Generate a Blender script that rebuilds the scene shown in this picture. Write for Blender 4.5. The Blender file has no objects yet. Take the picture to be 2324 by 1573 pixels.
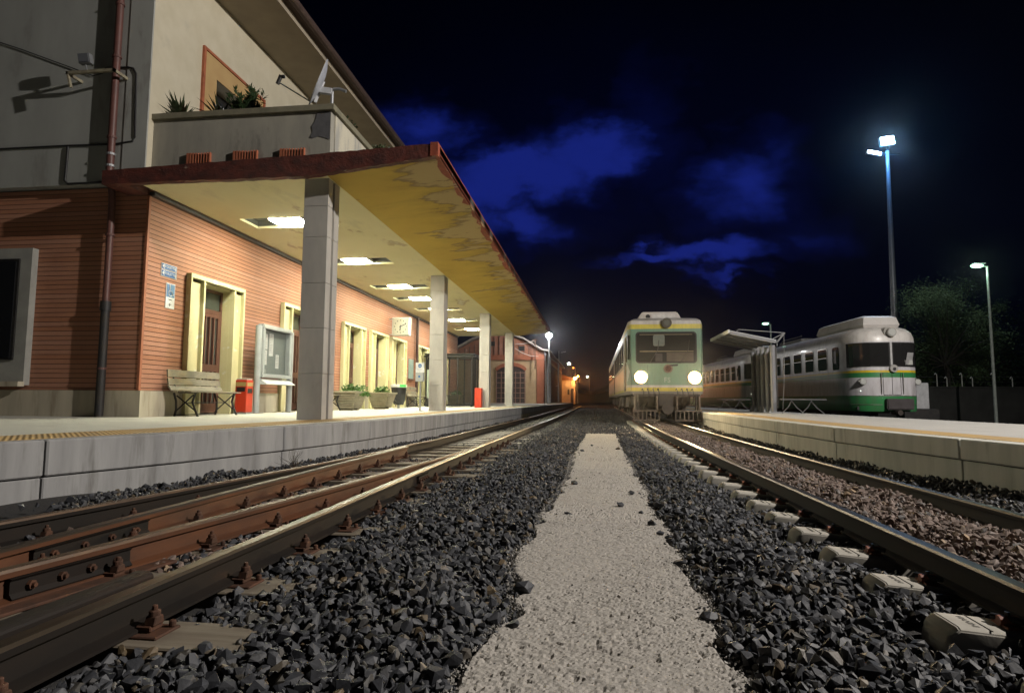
import bpy, bmesh, math, random
import numpy as np
from mathutils import Vector, Matrix
random.seed(7); np.random.seed(7)
R=math.radians; PI=math.pi
sc=bpy.context.scene
COL=sc.collection
LOCAL=set()
KF=1.27
def ID(p): return Vector(p)
def KX(p): return Vector((p[0]*KF,p[1]*KF,.72+(p[2]-.72)*KF))   # station side: measured units -> metres
XF=ID
# ---------------------------------------------------------------- materials
def newmat(name):
    m=bpy.data.materials.new(name); m.use_nodes=True
    nt=m.node_tree; b=nt.nodes['Principled BSDF']; return m,nt,b
def N(nt,t,**k):
    n=nt.nodes.new('ShaderNode'+t)
    for a,v in k.items():
        if a.startswith('i_'):
            key=a[2:]
            n.inputs[int(key) if key.isdigit() else key].default_value=v
        else: setattr(n,a,v)
    return n
def ramp(nt,fac,stops,interp='LINEAR'):
    r=N(nt,'ValToRGB'); cr=r.color_ramp; cr.interpolation=interp
    while len(cr.elements)<len(stops): cr.elements.new(.5)
    for e,(p,c) in zip(cr.elements,stops):
        e.position=p; e.color=(c,c,c,1) if isinstance(c,(int,float)) else (*c,1)
    nt.links.new(fac,r.inputs[0]); return r.outputs[0]
def mixc(nt,fac,a,b,mode='MIX'):
    m=N(nt,'Mix',data_type='RGBA',blend_type=mode)
    for s,v in ((m.inputs[0],fac),(m.inputs[6],a),(m.inputs[7],b)):
        if isinstance(v,(int,float)): s.default_value=v
        elif isinstance(v,tuple): s.default_value=(*v,1)
        else: nt.links.new(v,s)
    return m.outputs[2]
def mth(nt,op,a,b=0.,c=None):
    m=N(nt,'Math',operation=op)
    for i,v in enumerate((a,b) if c is None else (a,b,c)):
        if isinstance(v,(int,float)): m.inputs[i].default_value=v
        else: nt.links.new(v,m.inputs[i])
    return m.outputs[0]
def coord(nt,scale=(1,1,1)):
    t=N(nt,'TexCoord'); m=N(nt,'Mapping'); m.inputs['Scale'].default_value=scale
    nt.links.new(t.outputs['Object'],m.inputs[0]); return m.outputs[0]
def noise(nt,vec,scale,detail=4,rough=.6):
    n=N(nt,'TexNoise'); n.inputs['Scale'].default_value=scale; n.inputs['Detail'].default_value=detail; n.inputs['Roughness'].default_value=rough
    nt.links.new(vec,n.inputs['Vector']); return n.outputs[0]
def bump(nt,b,h,strength=.3,dist=.01):
    u=N(nt,'Bump'); u.inputs['Strength'].default_value=strength; u.inputs['Distance'].default_value=dist
    nt.links.new(h,u.inputs['Height']); nt.links.new(u.outputs[0],b.inputs['Normal'])
MC={}
def M(name,c1,c2=None,scale=6,rough=.7,metal=0,bmp=.25,bd=.006,stretch=(1,1,1),lo=.35,hi=.65,c3=None,s3=1.5,t3=(.55,.7),rv=.1):
    if name in MC: return MC[name]
    m,nt,b=newmat(name); v=coord(nt,stretch)
    c2=c2 or tuple(x*.75 for x in c1)
    n1=noise(nt,v,scale,6); f=ramp(nt,n1,[(lo,0),(hi,1)])
    c=mixc(nt,f,c1,c2)
    if c3:
        n3=noise(nt,v,s3,7,.65); c=mixc(nt,ramp(nt,n3,[(t3[0],0),(t3[1],1)]),c,c3)
    nt.links.new(c,b.inputs['Base Color'])
    b.inputs['Metallic'].default_value=metal
    n2=noise(nt,v,scale*4,5)
    nt.links.new(mth(nt,'ADD',mth(nt,'MULTIPLY',n1,rv*2),rough-rv),b.inputs['Roughness'])
    if bmp: bump(nt,b,mth(nt,'ADD',n1,mth(nt,'MULTIPLY',n2,.4)),bmp,bd)
    MC[name]=m; return m
def EM(name,col,s):
    if name in MC: return MC[name]
    m,nt,b=newmat(name); b.inputs['Base Color'].default_value=(*col,1)
    b.inputs['Emission Color'].default_value=(*col,1); b.inputs['Emission Strength'].default_value=s
    MC[name]=m; return m
def GLASS(name,col=(.02,.022,.02),rough=.05,alpha=1.):
    if name in MC: return MC[name]
    m,nt,b=newmat(name); b.inputs['Base Color'].default_value=(*col,1); b.inputs['Roughness'].default_value=rough
    b.inputs['Specular IOR Level'].default_value=.6
    if alpha<1:
        t=N(nt,'BsdfTransparent'); x=N(nt,'MixShader'); x.inputs[0].default_value=alpha
        nt.links.new(t.outputs[0],x.inputs[1]); nt.links.new(b.outputs[0],x.inputs[2]); nt.links.new(x.outputs[0],nt.nodes['Material Output'].inputs[0])
    MC[name]=m; return m
# ---------------------------------------------------------------- mesh builder
class MB:
    def __init__(s): s.bm=bmesh.new()
    def V(s,vs,fs):
        v=[s.bm.verts.new(p) for p in vs]
        for f in fs:
            try: s.bm.faces.new([v[i] for i in f])
            except ValueError: pass
        return s
    def box(s,x0,x1,y0,y1,z0,z1):
        vs=[(x,y,z) for z in (z0,z1) for y in (y0,y1) for x in (x0,x1)]
        return s.V(vs,[(0,2,3,1),(4,5,7,6),(0,1,5,4),(2,6,7,3),(0,4,6,2),(1,3,7,5)])
    def obox(s,c,ax,ay,az):   # oriented box: centre and half axes
        c=Vector(c);ax=Vector(ax);ay=Vector(ay);az=Vector(az)
        vs=[c+ax*i+ay*j+az*k for k in(-1,1) for j in(-1,1) for i in(-1,1)]
        return s.V(vs,[(0,2,3,1),(4,5,7,6),(0,1,5,4),(2,6,7,3),(0,4,6,2),(1,3,7,5)])
    def prism(s,poly,axis,a,b):  # polygon in the two other axes, extruded along axis from a to b
        def P(u,v,w): return {'x':(w,u,v),'y':(u,w,v),'z':(u,v,w)}[axis]
        n=len(poly); vs=[P(u,v,a) for u,v in poly]+[P(u,v,b) for u,v in poly]
        return s.V(vs,[tuple(range(n)),tuple(range(2*n-1,n-1,-1))]+[(i,(i+1)%n,n+(i+1)%n,n+i) for i in range(n)])
    def cone(s,p0,p1,r0,r1=None,n=12,cap=True):
        r1=r0 if r1 is None else r1
        p0=Vector(p0);p1=Vector(p1);d=(p1-p0).normalized()
        a=d.orthogonal().normalized();b=d.cross(a)
        vs=[p+(a*math.cos(2*PI*i/n)+b*math.sin(2*PI*i/n))*r for p,r in((p0,r0),(p1,r1)) for i in range(n)]
        fs=[(i,(i+1)%n,n+(i+1)%n,n+i) for i in range(n)]
        if cap: fs+=[tuple(range(n-1,-1,-1)),tuple(range(n,2*n))]
        return s.V(vs,fs)
    def tube(s,pts,r,n=8):
        pts=[Vector(p) for p in pts]
        rings=[]
        for i,p in enumerate(pts):
            d=(pts[min(i+1,len(pts)-1)]-pts[max(i-1,0)]).normalized()
            up=Vector((0,0,1)) if abs(d.z)<.9 else Vector((1,0,0))
            a=d.cross(up).normalized();b=d.cross(a)
            rr=r[i] if isinstance(r,(list,tuple)) else r
            rings.append([p+(a*math.cos(2*PI*k/n)+b*math.sin(2*PI*k/n))*rr for k in range(n)])
        vs=[v for q in rings for v in q]
        fs=[(i*n+k,i*n+(k+1)%n,(i+1)*n+(k+1)%n,(i+1)*n+k) for i in range(len(pts)-1) for k in range(n)]
        fs+=[tuple(range(n-1,-1,-1)),tuple(range((len(pts)-1)*n,len(pts)*n))]
        return s.V(vs,fs)
    def lathe(s,prof,c=(0,0,0),n=20,axis='z'):
        vs=[];m=len(prof)
        for k in range(n):
            a=2*PI*k/n
            for r,z in prof:
                p={'z':(r*math.cos(a),r*math.sin(a),z),'y':(r*math.cos(a),z,r*math.sin(a))}[axis]
                vs.append((c[0]+p[0],c[1]+p[1],c[2]+p[2]))
        fs=[(k*m+j,k*m+j+1,((k+1)%n)*m+j+1,((k+1)%n)*m+j) for k in range(n) for j in range(m-1)]
        return s.V(vs,fs)
    def sweep(s,prof,path):
        n=len(prof);vs=[]
        for i,p in enumerate(path):
            a=path[max(i-1,0)];b=path[min(i+1,len(path)-1)]
            dx,dy=b[0]-a[0],b[1]-a[1];l=math.hypot(dx,dy);nx,ny=dy/l,-dx/l
            z=p[2] if len(p)>2 else 0
            vs+=[(p[0]+nx*u,p[1]+ny*u,z+w) for u,w in prof]
        m=len(path)
        fs=[(i*n+k,i*n+(k+1)%n,(i+1)*n+(k+1)%n,(i+1)*n+k) for i in range(m-1) for k in range(n)]
        fs+=[tuple(range(n-1,-1,-1)),tuple(range((m-1)*n,m*n))]
        return s.V(vs,fs)
    def build(s,name,mat,parent=None,label=None,cat=None,group=None,kind=None,bevel=0,smooth=False,seg=1,origin=None,raw=False):
        bm=s.bm
        if not(parent is not None and root(parent) in LOCAL) and not raw:
            for v in bm.verts: v.co=XF(v.co)
        bmesh.ops.recalc_face_normals(bm,faces=bm.faces)
        if bevel:
            bmesh.ops.bevel(bm,geom=[e for e in bm.edges if len(e.link_faces)==2 and e.calc_face_angle(0)>.5],offset=bevel,segments=seg,affect='EDGES',clamp_overlap=True)
        if parent is None:
            if kind=='structure' or kind=='stuff' and origin is None: off=Vector((0,0,0))
            else:
                cs=[v.co for v in bm.verts]
                off=Vector((sum(c.x for c in cs)/len(cs),sum(c.y for c in cs)/len(cs),min(c.z for c in cs)))
        elif root(parent) in LOCAL: off=Vector((0,0,0))
        else: off=root(parent).location.copy()
        for v in bm.verts: v.co-=off
        me=bpy.data.meshes.new(name); bm.to_mesh(me); bm.free()
        if smooth:
            for p in me.polygons: p.use_smooth=True
            try: me.set_sharp_from_angle(angle=R(38))
            except Exception: pass
        if isinstance(mat,(list,tuple)):
            for q in mat: me.materials.append(q)
        else: me.materials.append(mat)
        o=bpy.data.objects.new(name,me); COL.objects.link(o)
        if parent is None: o.location=off
        else: o.parent=parent
        tag(o,label,cat,group,kind); return o
def root(o):
    while o.parent: o=o.parent
    return o
def tag(o,label=None,cat=None,group=None,kind=None):
    for k,v in (('label',label),('category',cat),('group',group),('kind',kind)):
        if v: o[k]=v
def thing(name,label,cat,base,rotz=0,group=None,local=False):
    o=bpy.data.objects.new(name,None); COL.objects.link(o); o.empty_display_size=.2
    o.location=Vector(base) if local else XF(base); o.rotation_euler=(0,0,rotz)
    if local: LOCAL.add(o)
    tag(o,label,cat,group); return o
def dup(o,loc=None,rotz=None,label=None,group=None,parent=None):
    c=o.copy(); COL.objects.link(c)
    if parent: c.parent=parent
    if loc is not None: c.location=loc
    if rotz is not None: c.rotation_euler=(0,0,rotz)
    if label: c['label']=label
    if group: c['group']=group
    if o in LOCAL: LOCAL.add(c)
    for ch in [q for q in o.children]: dup(ch,parent=c)
    return c
def text(s,size,depth,mat,parent,mtx,name='lettering',align='CENTER'):
    cu=bpy.data.curves.new('t','FONT'); cu.body=s; cu.size=size; cu.extrude=depth; cu.align_x=align; cu.align_y='CENTER'; cu.resolution_u=2
    o=bpy.data.objects.new('t',cu); COL.objects.link(o)
    me=bpy.data.meshes.new_from_object(o.evaluated_get(bpy.context.evaluated_depsgraph_get()))
    bpy.data.objects.remove(o)
    me.transform(mtx)
    rt=root(parent)
    if rt not in LOCAL: me.transform(Matrix.Translation(-rt.location))
    me.materials.clear(); me.materials.append(mat)
    q=bpy.data.objects.new(name,me); COL.objects.link(q); q.parent=parent; return q
def facing(loc,xdir,updir):   # matrix placing text with its x along xdir, y along updir
    x=Vector(xdir).normalized();y=Vector(updir).normalized();z=x.cross(y)
    m=Matrix((x,y,z)).transposed().to_4x4(); m.translation=Vector(loc); return m
# ---------------------------------------------------------------- camera
YAW,PITCH,ROLL=R(7.451),R(4.912),.0064
F=Vector((-math.sin(YAW)*math.cos(PITCH),math.cos(YAW)*math.cos(PITCH),math.sin(PITCH)))
R0=F.cross(Vector((0,0,1))).normalized();U0=R0.cross(F)
RR=R0*math.cos(ROLL)+U0*math.sin(ROLL);UU=U0*math.cos(ROLL)-R0*math.sin(ROLL)
cam=bpy.data.objects.new('camera',bpy.data.cameras.new('camera')); COL.objects.link(cam)
mx=Matrix((RR,UU,-F)).transposed().to_4x4(); mx.translation=Vector((0,0,.72)); cam.matrix_world=mx
cam.data.sensor_width=36; cam.data.lens=36*1400/2324; cam.data.clip_end=3000; cam.data.clip_start=.05
sc.camera=cam
# ---------------------------------------------------------------- material library
CONC=M('concrete_coping',(.33,.33,.325),(.225,.225,.225),2.2,.85,bmp=.3,stretch=(2.2,2.2,.3),c3=(.12,.115,.105),s3=2.4,t3=(.54,.74))
STEEL=M('galvanised',(.42,.43,.44),(.32,.33,.34),9,.45,.6,bmp=.05)
GREYP=M('grey_paint',(.38,.41,.41),(.33,.35,.35),5,.4,0,bmp=.05)
BLACKM=M('black_metal',(.015,.015,.016),(.03,.028,.025),8,.45,.2,bmp=.1)
DARKP=M('dark_trim',(.03,.022,.018),(.05,.04,.035),6,.6,bmp=.1)
RUST=M('rust',(.095,.038,.018),(.045,.021,.012),14,.8,.1,bmp=.4,bd=.003,c3=(.20,.085,.025),s3=6,t3=(.62,.75))
RAILR=M('rail_rust',(.125,.046,.018),(.062,.027,.014),5,.62,.2,bmp=.2,bd=.002,stretch=(1,.3,1.5),c3=(.36,.14,.03),s3=9,t3=(.68,.8))
RAILD=M('rail_dark',(.011,.010,.009),(.018,.013,.010),5,.65,0,bmp=.2,bd=.002,stretch=(1,.3,1.5),c3=(.05,.026,.015),s3=5,t3=(.62,.8))
RAILD.node_tree.nodes['Principled BSDF'].inputs['Specular IOR Level'].default_value=.2
HEADD=M('rail_head_worn',(.075,.056,.036),(.03,.022,.015),12,.38,.8,bmp=.1,bd=.001,stretch=(3,.15,1))
HEADR=M('rail_head_rusty',(.13,.08,.045),(.07,.045,.03),12,.5,.5,bmp=.15,bd=.001,stretch=(3,.2,1))
HEADB=M('rail_head_bright',(.085,.066,.05),(.045,.033,.025),9,.36,.85,bmp=.05,bd=.001,stretch=(4,.1,1))
BEARER=M('bearer',(.20,.17,.125),(.13,.105,.075),3,.85,bmp=.35,bd=.004,stretch=(.5,6,1),c3=(.07,.05,.035),s3=4,t3=(.6,.75))
SLEEP=M('sleeper_concrete',(.42,.40,.35),(.30,.28,.24),5,.9,bmp=.45,bd=.004,c3=(.16,.14,.11),s3=7,t3=(.6,.75))
WHITEP=M('white_paint',(.75,.75,.74),(.66,.66,.64),6,.5,bmp=.05)
TERRA=M('terracotta',(.42,.13,.06),(.30,.09,.045),8,.8,bmp=.15)
LEAFG=M('leaf_green',(.09,.20,.035),(.05,.12,.025),20,.5,bmp=0)
LEAFD=M('leaf_dark',(.03,.055,.02),(.018,.035,.012),20,.55,bmp=0)
def stone_mat(name,stops,rough=.75):
    m,nt,b=newmat(name); g=N(nt,'NewGeometry'); c=ramp(nt,g.outputs['Random Per Island'],stops)
    v=coord(nt); n1=noise(nt,v,38,5); n2=noise(nt,v,120,3)
    c=mixc(nt,.75,c,ramp(nt,n1,[(.3,.45),(.7,1.25)]),'MULTIPLY')
    nt.links.new(c,b.inputs['Base Color']); b.inputs['Roughness'].default_value=rough
    bump(nt,b,mth(nt,'ADD',n1,mth(nt,'MULTIPLY',n2,.5)),.35,.004); return m
ST_DARK=stone_mat('basalt',[(0,(.022,.024,.029)),(.45,(.042,.044,.051)),(.8,(.06,.062,.068)),(.93,(.055,.048,.036)),(.97,(.13,.09,.045)),(1,(.15,.14,.125))],.6)
ST_BROWN=stone_mat('pink_stone',[(0,(.13,.095,.078)),(.4,(.19,.14,.115)),(.8,(.25,.19,.16)),(.93,(.17,.16,.155)),(1,(.34,.24,.15))],.85)
ST_GREY=stone_mat('grey_stone',[(0,(.09,.09,.085)),(.5,(.16,.16,.145)),(1,(.24,.23,.2))],.85)
ST_PALE=stone_mat('pale_grit',[(0,(.25,.235,.21)),(.6,(.36,.34,.31)),(1,(.48,.46,.43))],.9)
KEY=14000; MAST=4500; POST=900; SOD=800; HEADP=800; CEILL=190; HEADL=[]; HAZE=.0004
# ================================================================ ground and tracks
def itp(pts,y): return float(np.interp(y,[p[0] for p in pts],[p[1] for p in pts]))
R4P=[(-2,-1.71),(4,-1.715),(6.4,-1.74),(10,-1.74),(14,-1.70),(18,-1.62),(25,-1.50),(40,-1.42),(75,-1.32)]
def r4(y): return itp(R4P,y)
def r2(y): return r4(y)-1.07
def sw(y): return max(.0085*max(11.6-y,0)**2,.066)
def r1(y): return r2(y)-(sw(y) if y<10.4 else .0)
def r3(y): return r4(y)-sw(y)
RA=[(-2,1.70),(3,1.68),(6,1.66),(9,1.63),(14,1.60),(18,1.62),(25,1.72),(40,2.0),(70,2.4)]
def ra(y): return itp(RA,y)
def rb(y): return ra(y)+1.07
SOIL=M('soil',(.018,.017,.016),(.03,.028,.026),3,.95,bmp=.6,bd=.02)
MB().V([(-2500,-2500,-.45),(2500,-2500,-.45),(2500,2500,-.45),(-2500,2500,-.45)],[(0,1,2,3)]).build('ground',SOIL,kind='structure')
ZX=[-9,-3.9,-3.3,-2.95,-1.9,-1.6,-1.1,-.65,-.42,.48,.66,1.0,1.22,1.6,1.75,2.1,2.6,2.8,3.1,3.5,5]
ZZ=[-.08,-.09,-.13,-.18,-.19,-.175,-.14,-.115,-.17,-.17,-.12,-.135,-.185,-.195,-.15,-.085,-.13,-.16,-.13,-.08,-.06]
def zf(x,y):
    x=np.asarray(x,float); y=np.asarray(y,float)
    z=np.interp(x,ZX,ZZ)
    far=np.clip((y-15.5)/3,0,1)
    z=np.where((x>-.65)&(x<.7),z+far*.05,z)
    z=z+.012*np.sin(x*5.1+1.3*np.sin(y*2.3))+.012*np.sin(y*3.7+x*2.1)
    return z
def grid_mesh(name,xs,ys,zfun,mat,**k):
    X,Y=np.meshgrid(xs,ys); Z=zfun(X,Y); me=bpy.data.meshes.new(name)
    nx,ny=len(xs),len(ys); co=np.stack([X,Y,Z],-1).reshape(-1,3).astype('f')
    i=np.arange(nx*ny).reshape(ny,nx); f=np.stack([i[:-1,:-1],i[:-1,1:],i[1:,1:],i[1:,:-1]],-1).reshape(-1,4)
    me.vertices.add(len(co)); me.vertices.foreach_set('co',co.ravel())
    me.loops.add(f.size); me.loops.foreach_set('vertex_index',f.ravel().astype('i'))
    me.polygons.add(len(f)); me.polygons.foreach_set('loop_start',np.arange(0,f.size,4,dtype='i'))
    me.polygons.foreach_set('use_smooth',np.zeros(len(f),dtype=bool)); me.update(calc_edges=True); me.materials.append(mat)
    o=bpy.data.objects.new(name,me); COL.objects.link(o); tag(o,**k); return o
BED=M('ballast_bed',(.022,.022,.024),(.04,.038,.035),40,.95,bmp=.8,bd=.02)
grid_mesh('ballast_bed',np.arange(-7,8.01,.1),np.arange(-2,95,.25),lambda x,y:zf(x,y)-.035,BED,kind='structure')
# path
def path_l(y): return np.interp(y,[0,2.2,2.6,3.4,5,7,10,14,17],[-.45,-.44,-.34,-.46,-.40,-.30,-.34,-.24,-.2])
def path_r(y): return np.interp(y,[0,2,5,8,12,17],[.50,.50,.52,.53,.57,.64])
PATHM=M('path_grit',(.37,.345,.31),(.30,.28,.25),30,.95,bmp=.7,bd=.006,c3=(.24,.22,.195),s3=3,t3=(.55,.8))
def smooth_rand(X,Y,cell,seed):
    rs=np.random.RandomState(seed); g=rs.rand(512,512); u=X/cell; v=Y/cell
    i=np.floor(u).astype(int); j=np.floor(v).astype(int); a=u-i; b=v-j; a=a*a*(3-2*a); b=b*b*(3-2*b)
    G=lambda p,q:g[(q)%512,(p)%512]
    return (G(i,j)*(1-a)+G(i+1,j)*a)*(1-b)+(G(i,j+1)*(1-a)+G(i+1,j+1)*a)*b
def path_z(X,Y):
    e=np.minimum(X-path_l(Y)-.07*(smooth_rand(X*0,Y,.16,3)-.5),path_r(Y)-X-.07*(smooth_rand(X*0,Y,.14,4)-.5)); e=np.minimum(e,17.0-Y+.5*(smooth_rand(X,Y*0,.2,7)-.5))
    c,s=math.cos(.61),math.sin(.61); X1,Y1=X*c-Y*s+9,X*s+Y*c+9; c,s=math.cos(1.13),math.sin(1.13); X2,Y2=X*c-Y*s+19,X*s+Y*c+9; c,s=math.cos(.27),math.sin(.27); X3,Y3=X*c-Y*s+29,X*s+Y*c+9
    z=-.145+.008*(smooth_rand(X1,Y1,.35,1)-.5)+.003*(smooth_rand(X2,Y2,.045,2)-.5)+.003*(smooth_rand(X3,Y3,.026,12)-.5)
    amp=.25+.8*smooth_rand(X2,Y2,.5,31)
    p=smooth_rand(X1,Y1,.02,5)*.6+smooth_rand(X3,Y3,.013,6)*.4; z-=np.where(p>.68,(p-.68)*.09,0)*amp; z+=amp*.0040*(smooth_rand(X2,Y2,.014,9)-.5)+amp*.0022*np.random.randn(*X.shape)
    z-=np.clip(.05-e,0,1)*1.4
    return z
grid_mesh('path',np.arange(-.62,.72,.009),np.concatenate([np.arange(1.0,4.5,.009),np.arange(4.5,8,.02),np.arange(8,17.3,.06)]),path_z,PATHM,kind='structure')
# stones
def hull_variants(n,npts,seed,flat=.7):
    rs=np.random.RandomState(seed); out=[]
    for _ in range(n):
        bm=bmesh.new(); p=rs.normal(size=(npts,3)); p/=np.linalg.norm(p,axis=1)[:,None]; p*=rs.uniform(.8,1.1,(npts,1)); p*=np.array([1,rs.uniform(.65,.95),flat*rs.uniform(.6,1.05)])
        for q in p: bm.verts.new(q)
        r=bmesh.ops.convex_hull(bm,input=bm.verts)
        bmesh.ops.delete(bm,geom=[v for v in bm.verts if not v.link_faces],context='VERTS')
        bmesh.ops.triangulate(bm,faces=bm.faces); bm.verts.index_update()
        out.append((np.array([v.co[:] for v in bm.verts]),np.array([[v.index for v in f.verts] for f in bm.faces]))); bm.free()
    return out
HV_N=hull_variants(8,11,1)+hull_variants(8,16,11)+hull_variants(8,24,12,.6); HV_F=hull_variants(10,9,2)
def rotmats(n,tilt=1.):
    q=np.random.normal(size=(n,4)); q/=np.linalg.norm(q,axis=1)[:,None]; w,x,y,z=q.T
    return np.stack([1-2*(y*y+z*z),2*(x*y-z*w),2*(x*z+y*w),2*(x*y+z*w),1-2*(x*x+z*z),2*(y*z-x*w),2*(x*z-y*w),2*(y*z+x*w),1-2*(x*x+y*y)],-1).reshape(n,3,3)
def scatter(name,P,S,mat,variants,**k):
    n=len(P); vi=np.random.randint(0,len(variants),n); Rm=rotmats(n); VS=[];FS=[];off=0
    for j,(v,f) in enumerate(variants):
        ix=np.where(vi==j)[0]
        if not len(ix): continue
        w=np.einsum('nij,vj->nvi',Rm[ix],v)*S[ix][:,None,None]; w+=P[ix][:,None,:]
        VS.append(w.reshape(-1,3)); FS.append((f[None]+(np.arange(len(ix))*len(v))[:,None,None]+off).reshape(-1,3)); off+=len(ix)*len(v)
    co=np.concatenate(VS).astype('f'); f=np.concatenate(FS).astype('i'); me=bpy.data.meshes.new(name)
    me.vertices.add(len(co)); me.vertices.foreach_set('co',co.ravel()); me.loops.add(f.size); me.loops.foreach_set('vertex_index',f.ravel())
    me.polygons.add(len(f)); me.polygons.foreach_set('loop_start',np.arange(0,f.size,3,dtype='i')); me.polygons.foreach_set('use_smooth',np.zeros(len(f),dtype=bool)); me.update(calc_edges=True)
    me.materials.append(mat); o=bpy.data.objects.new(name,me); COL.objects.link(o); tag(o,kind='stuff',**k); return o
BEARY=[.35+.61*i for i in range(28)]
RSLY=[1.53+.565*i for i in range(44)]
def pts(xl,xr,y0,y1,dens,smin,smax,zadd=0.,layers=1,keep=None):
    ym=(y0+y1)/2; A=[];n=0
    xs0=min(xl(y0),xl(y1),xl(ym));xs1=max(xr(y0),xr(y1),xr(ym)); area=(xs1-xs0)*(y1-y0)
    c=1/math.sqrt(dens); ox=[]
    for L in range(layers):
        gx=np.arange(xs0,xs1,c);gy=np.arange(y0,y1,c); X,Y=np.meshgrid(gx,gy); X=X.ravel()+np.random.rand(X.size)*c; Y=Y.ravel()+np.random.rand(Y.size)*c
        xlv=np.array([xl(v) for v in Y]);xrv=np.array([xr(v) for v in Y]); e=.03*(np.random.rand(X.size)-.3)
        m=(X>xlv+e)&(X<xrv-e)
        if keep is not None: m&=keep(X,Y)
        X,Y=X[m],Y[m]; S=smin+(smax-smin)*np.random.rand(len(X))**1.5
        Z=zf(X,Y)+zadd+L*.018+np.random.rand(len(X))*.018-.008
        ox.append((np.stack([X,Y,Z],-1),S))
    return np.concatenate([a for a,_ in ox]),np.concatenate([b for _,b in ox])
def bands(xl,xr,keep=None,zadd=0.,s=1.,near_d=620,y0=.9,y1=60):
    P=[];S=[];Pf=[];Sf=[]
    for a,b,d,lo,hi,l in ((y0,6,near_d*1.1,.012,.046,2),(6,11,near_d*.9,.014,.044,1)):
        p,q=pts(xl,xr,a,b,d,lo*s,hi*s,zadd,l,keep); P.append(p);S.append(q)
    for a,b,d,lo,hi in ((11,20,330,.025,.045),(20,35,170,.032,.055),(35,y1,60,.05,.08)):
        if b>a:
            p,q=pts(xl,xr,a,b,d,lo*s,hi*s,zadd,1,keep); Pf.append(p);Sf.append(q)
    return np.concatenate(P),np.concatenate(S),np.concatenate(Pf),np.concatenate(Sf)
def field(name,mat,*a,**k):
    P,S,Pf,Sf=bands(*a,**k); scatter(name,P,S,mat,HV_N); scatter(name+'_distance' if False else name,Pf,Sf,mat,HV_F)
def keepL(X,Y):
    m=np.ones(len(X),bool)
    for y,xa,xb in ((1.96+.22,-1.75,-1.24),(2.79,-1.62,-1.33),(3.40,-1.6,-1.42)):
        m&=~((abs(Y-y)<.10)&(X>xa)&(X<xb)&(np.random.rand(len(X))>.12))
    for y in BEARY: m&=~((abs(Y-y)<.07)&(X<-1.56)&(Y<9)&(X>-1.75))
    e=X-path_l(Y)-.07*(smooth_rand(X*0,Y,.16,3)-.5)
    m&=(e<.03*np.random.rand(len(X)))|(Y>16.8)
    return m
def keepR(X,Y):
    m=np.ones(len(X),bool)
    for y in RSLY: m&=~((abs(Y-y)<.15)&(X>1.20))
    e=path_r(Y)-X-.07*(smooth_rand(X*0,Y,.14,4)-.5); m&=(e<.03*np.random.rand(len(X)))|(Y>16.8)
    return m
field('dark_ballast',ST_DARK,lambda y:r4(y)+.075,lambda y:(float(path_l(y))+.07 if y<16.8 else .1),keepL)
field('dark_ballast',ST_DARK,lambda y:(float(path_r(y))-.07 if y<16.8 else .1),lambda y:ra(y)-.08,keepR)
def keepM(X,Y):
    m=np.random.rand(len(X))>.45
    for y in BEARY: m&=~((abs(Y-y)<.12)&(np.random.rand(len(X))>.25)&(Y<13))
    return m
field('pink_gravel',ST_BROWN,lambda y:r1(y)+.07,lambda y:r4(y)-.08,lambda X,Y:keepM(X,Y)&(Y<11.5),zadd=-.0,s=.8,y1=36)
field('dark_ballast',ST_DARK,lambda y:r1(y)+.07,lambda y:r4(y)-.08,lambda X,Y:(np.random.rand(len(X))>.6)&(Y<11.5),s=.85,y1=36)
P,S=pts(lambda y:r2(y)+.07,lambda y:r4(y)-.08,11.5,40,260,.024,.042); scatter('grey_gravel',P,S,ST_GREY,HV_F)
P,S=pts(lambda y:r4(y)+.08,lambda y:r4(y)+.55,10,24,120,.024,.04,.02); scatter('grey_gravel',P,S,ST_GREY,HV_F)
P,S=pts(lambda y:r2(y)-1.0,lambda y:r2(y)-.08,14,45,150,.026,.045,.01); scatter('grey_gravel',P,S,ST_GREY,HV_F)
field('dark_ballast',ST_DARK,lambda y:r1(y)-.75-max(0,2.2-y)*.3,lambda y:r1(y)-.08,lambda X,Y:(Y>3.9+np.random.rand(len(X))*.8),zadd=.015,near_d=420)
field('brown_ballast',ST_BROWN,lambda y:ra(y)+.075,lambda y:rb(y)-.075,zadd=.015,near_d=560)
field('dark_ballast',ST_DARK,lambda y:rb(y)+.08,lambda y:rb(y)+1.05,near_d=420)
# grit along the path edges and on it
Yg=1.0+np.random.rand(5200)**1.5*9; side=np.random.rand(5200)<.5
sp=np.abs(np.random.normal(0,.035,5200))
Xg=np.where(side,path_l(Yg)+sp-.015,path_r(Yg)-sp+.015); Zg=np.full(5200,-.146)-np.where(sp<.02,.004,0)
scatter('path_crumbs',np.stack([Xg,Yg,Zg],-1),np.random.uniform(.003,.011,5200)*(1+.0*Yg),ST_PALE,HV_F)
Yg=1.0+np.random.rand(9000)**1.6*7; Xg=-.42+np.random.rand(9000)*.9
scatter('path_grains',np.stack([Xg,Yg,np.full(9000,-.1465)],-1),np.random.uniform(.0015,.0045,9000),ST_PALE,HV_F)
n_=420; Yg=1.1+np.random.rand(n_)**1.4*13; side=np.random.rand(n_)<.5; sp=np.abs(np.random.normal(0,.055,n_))
scatter('dark_chips',np.stack([np.where(side,path_l(Yg)+sp,path_r(Yg)-sp),Yg,np.full(n_,-.144)],-1),.004+.013*np.random.rand(n_)**2,ST_DARK,HV_F)
n_=500; Yg=16.2+np.random.rand(n_)*1.2; scatter('dark_chips',np.stack([-.25+.95*np.random.rand(n_),Yg,np.full(n_,-.135)],-1),.012+.022*np.random.rand(n_),ST_DARK,HV_F)
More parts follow.
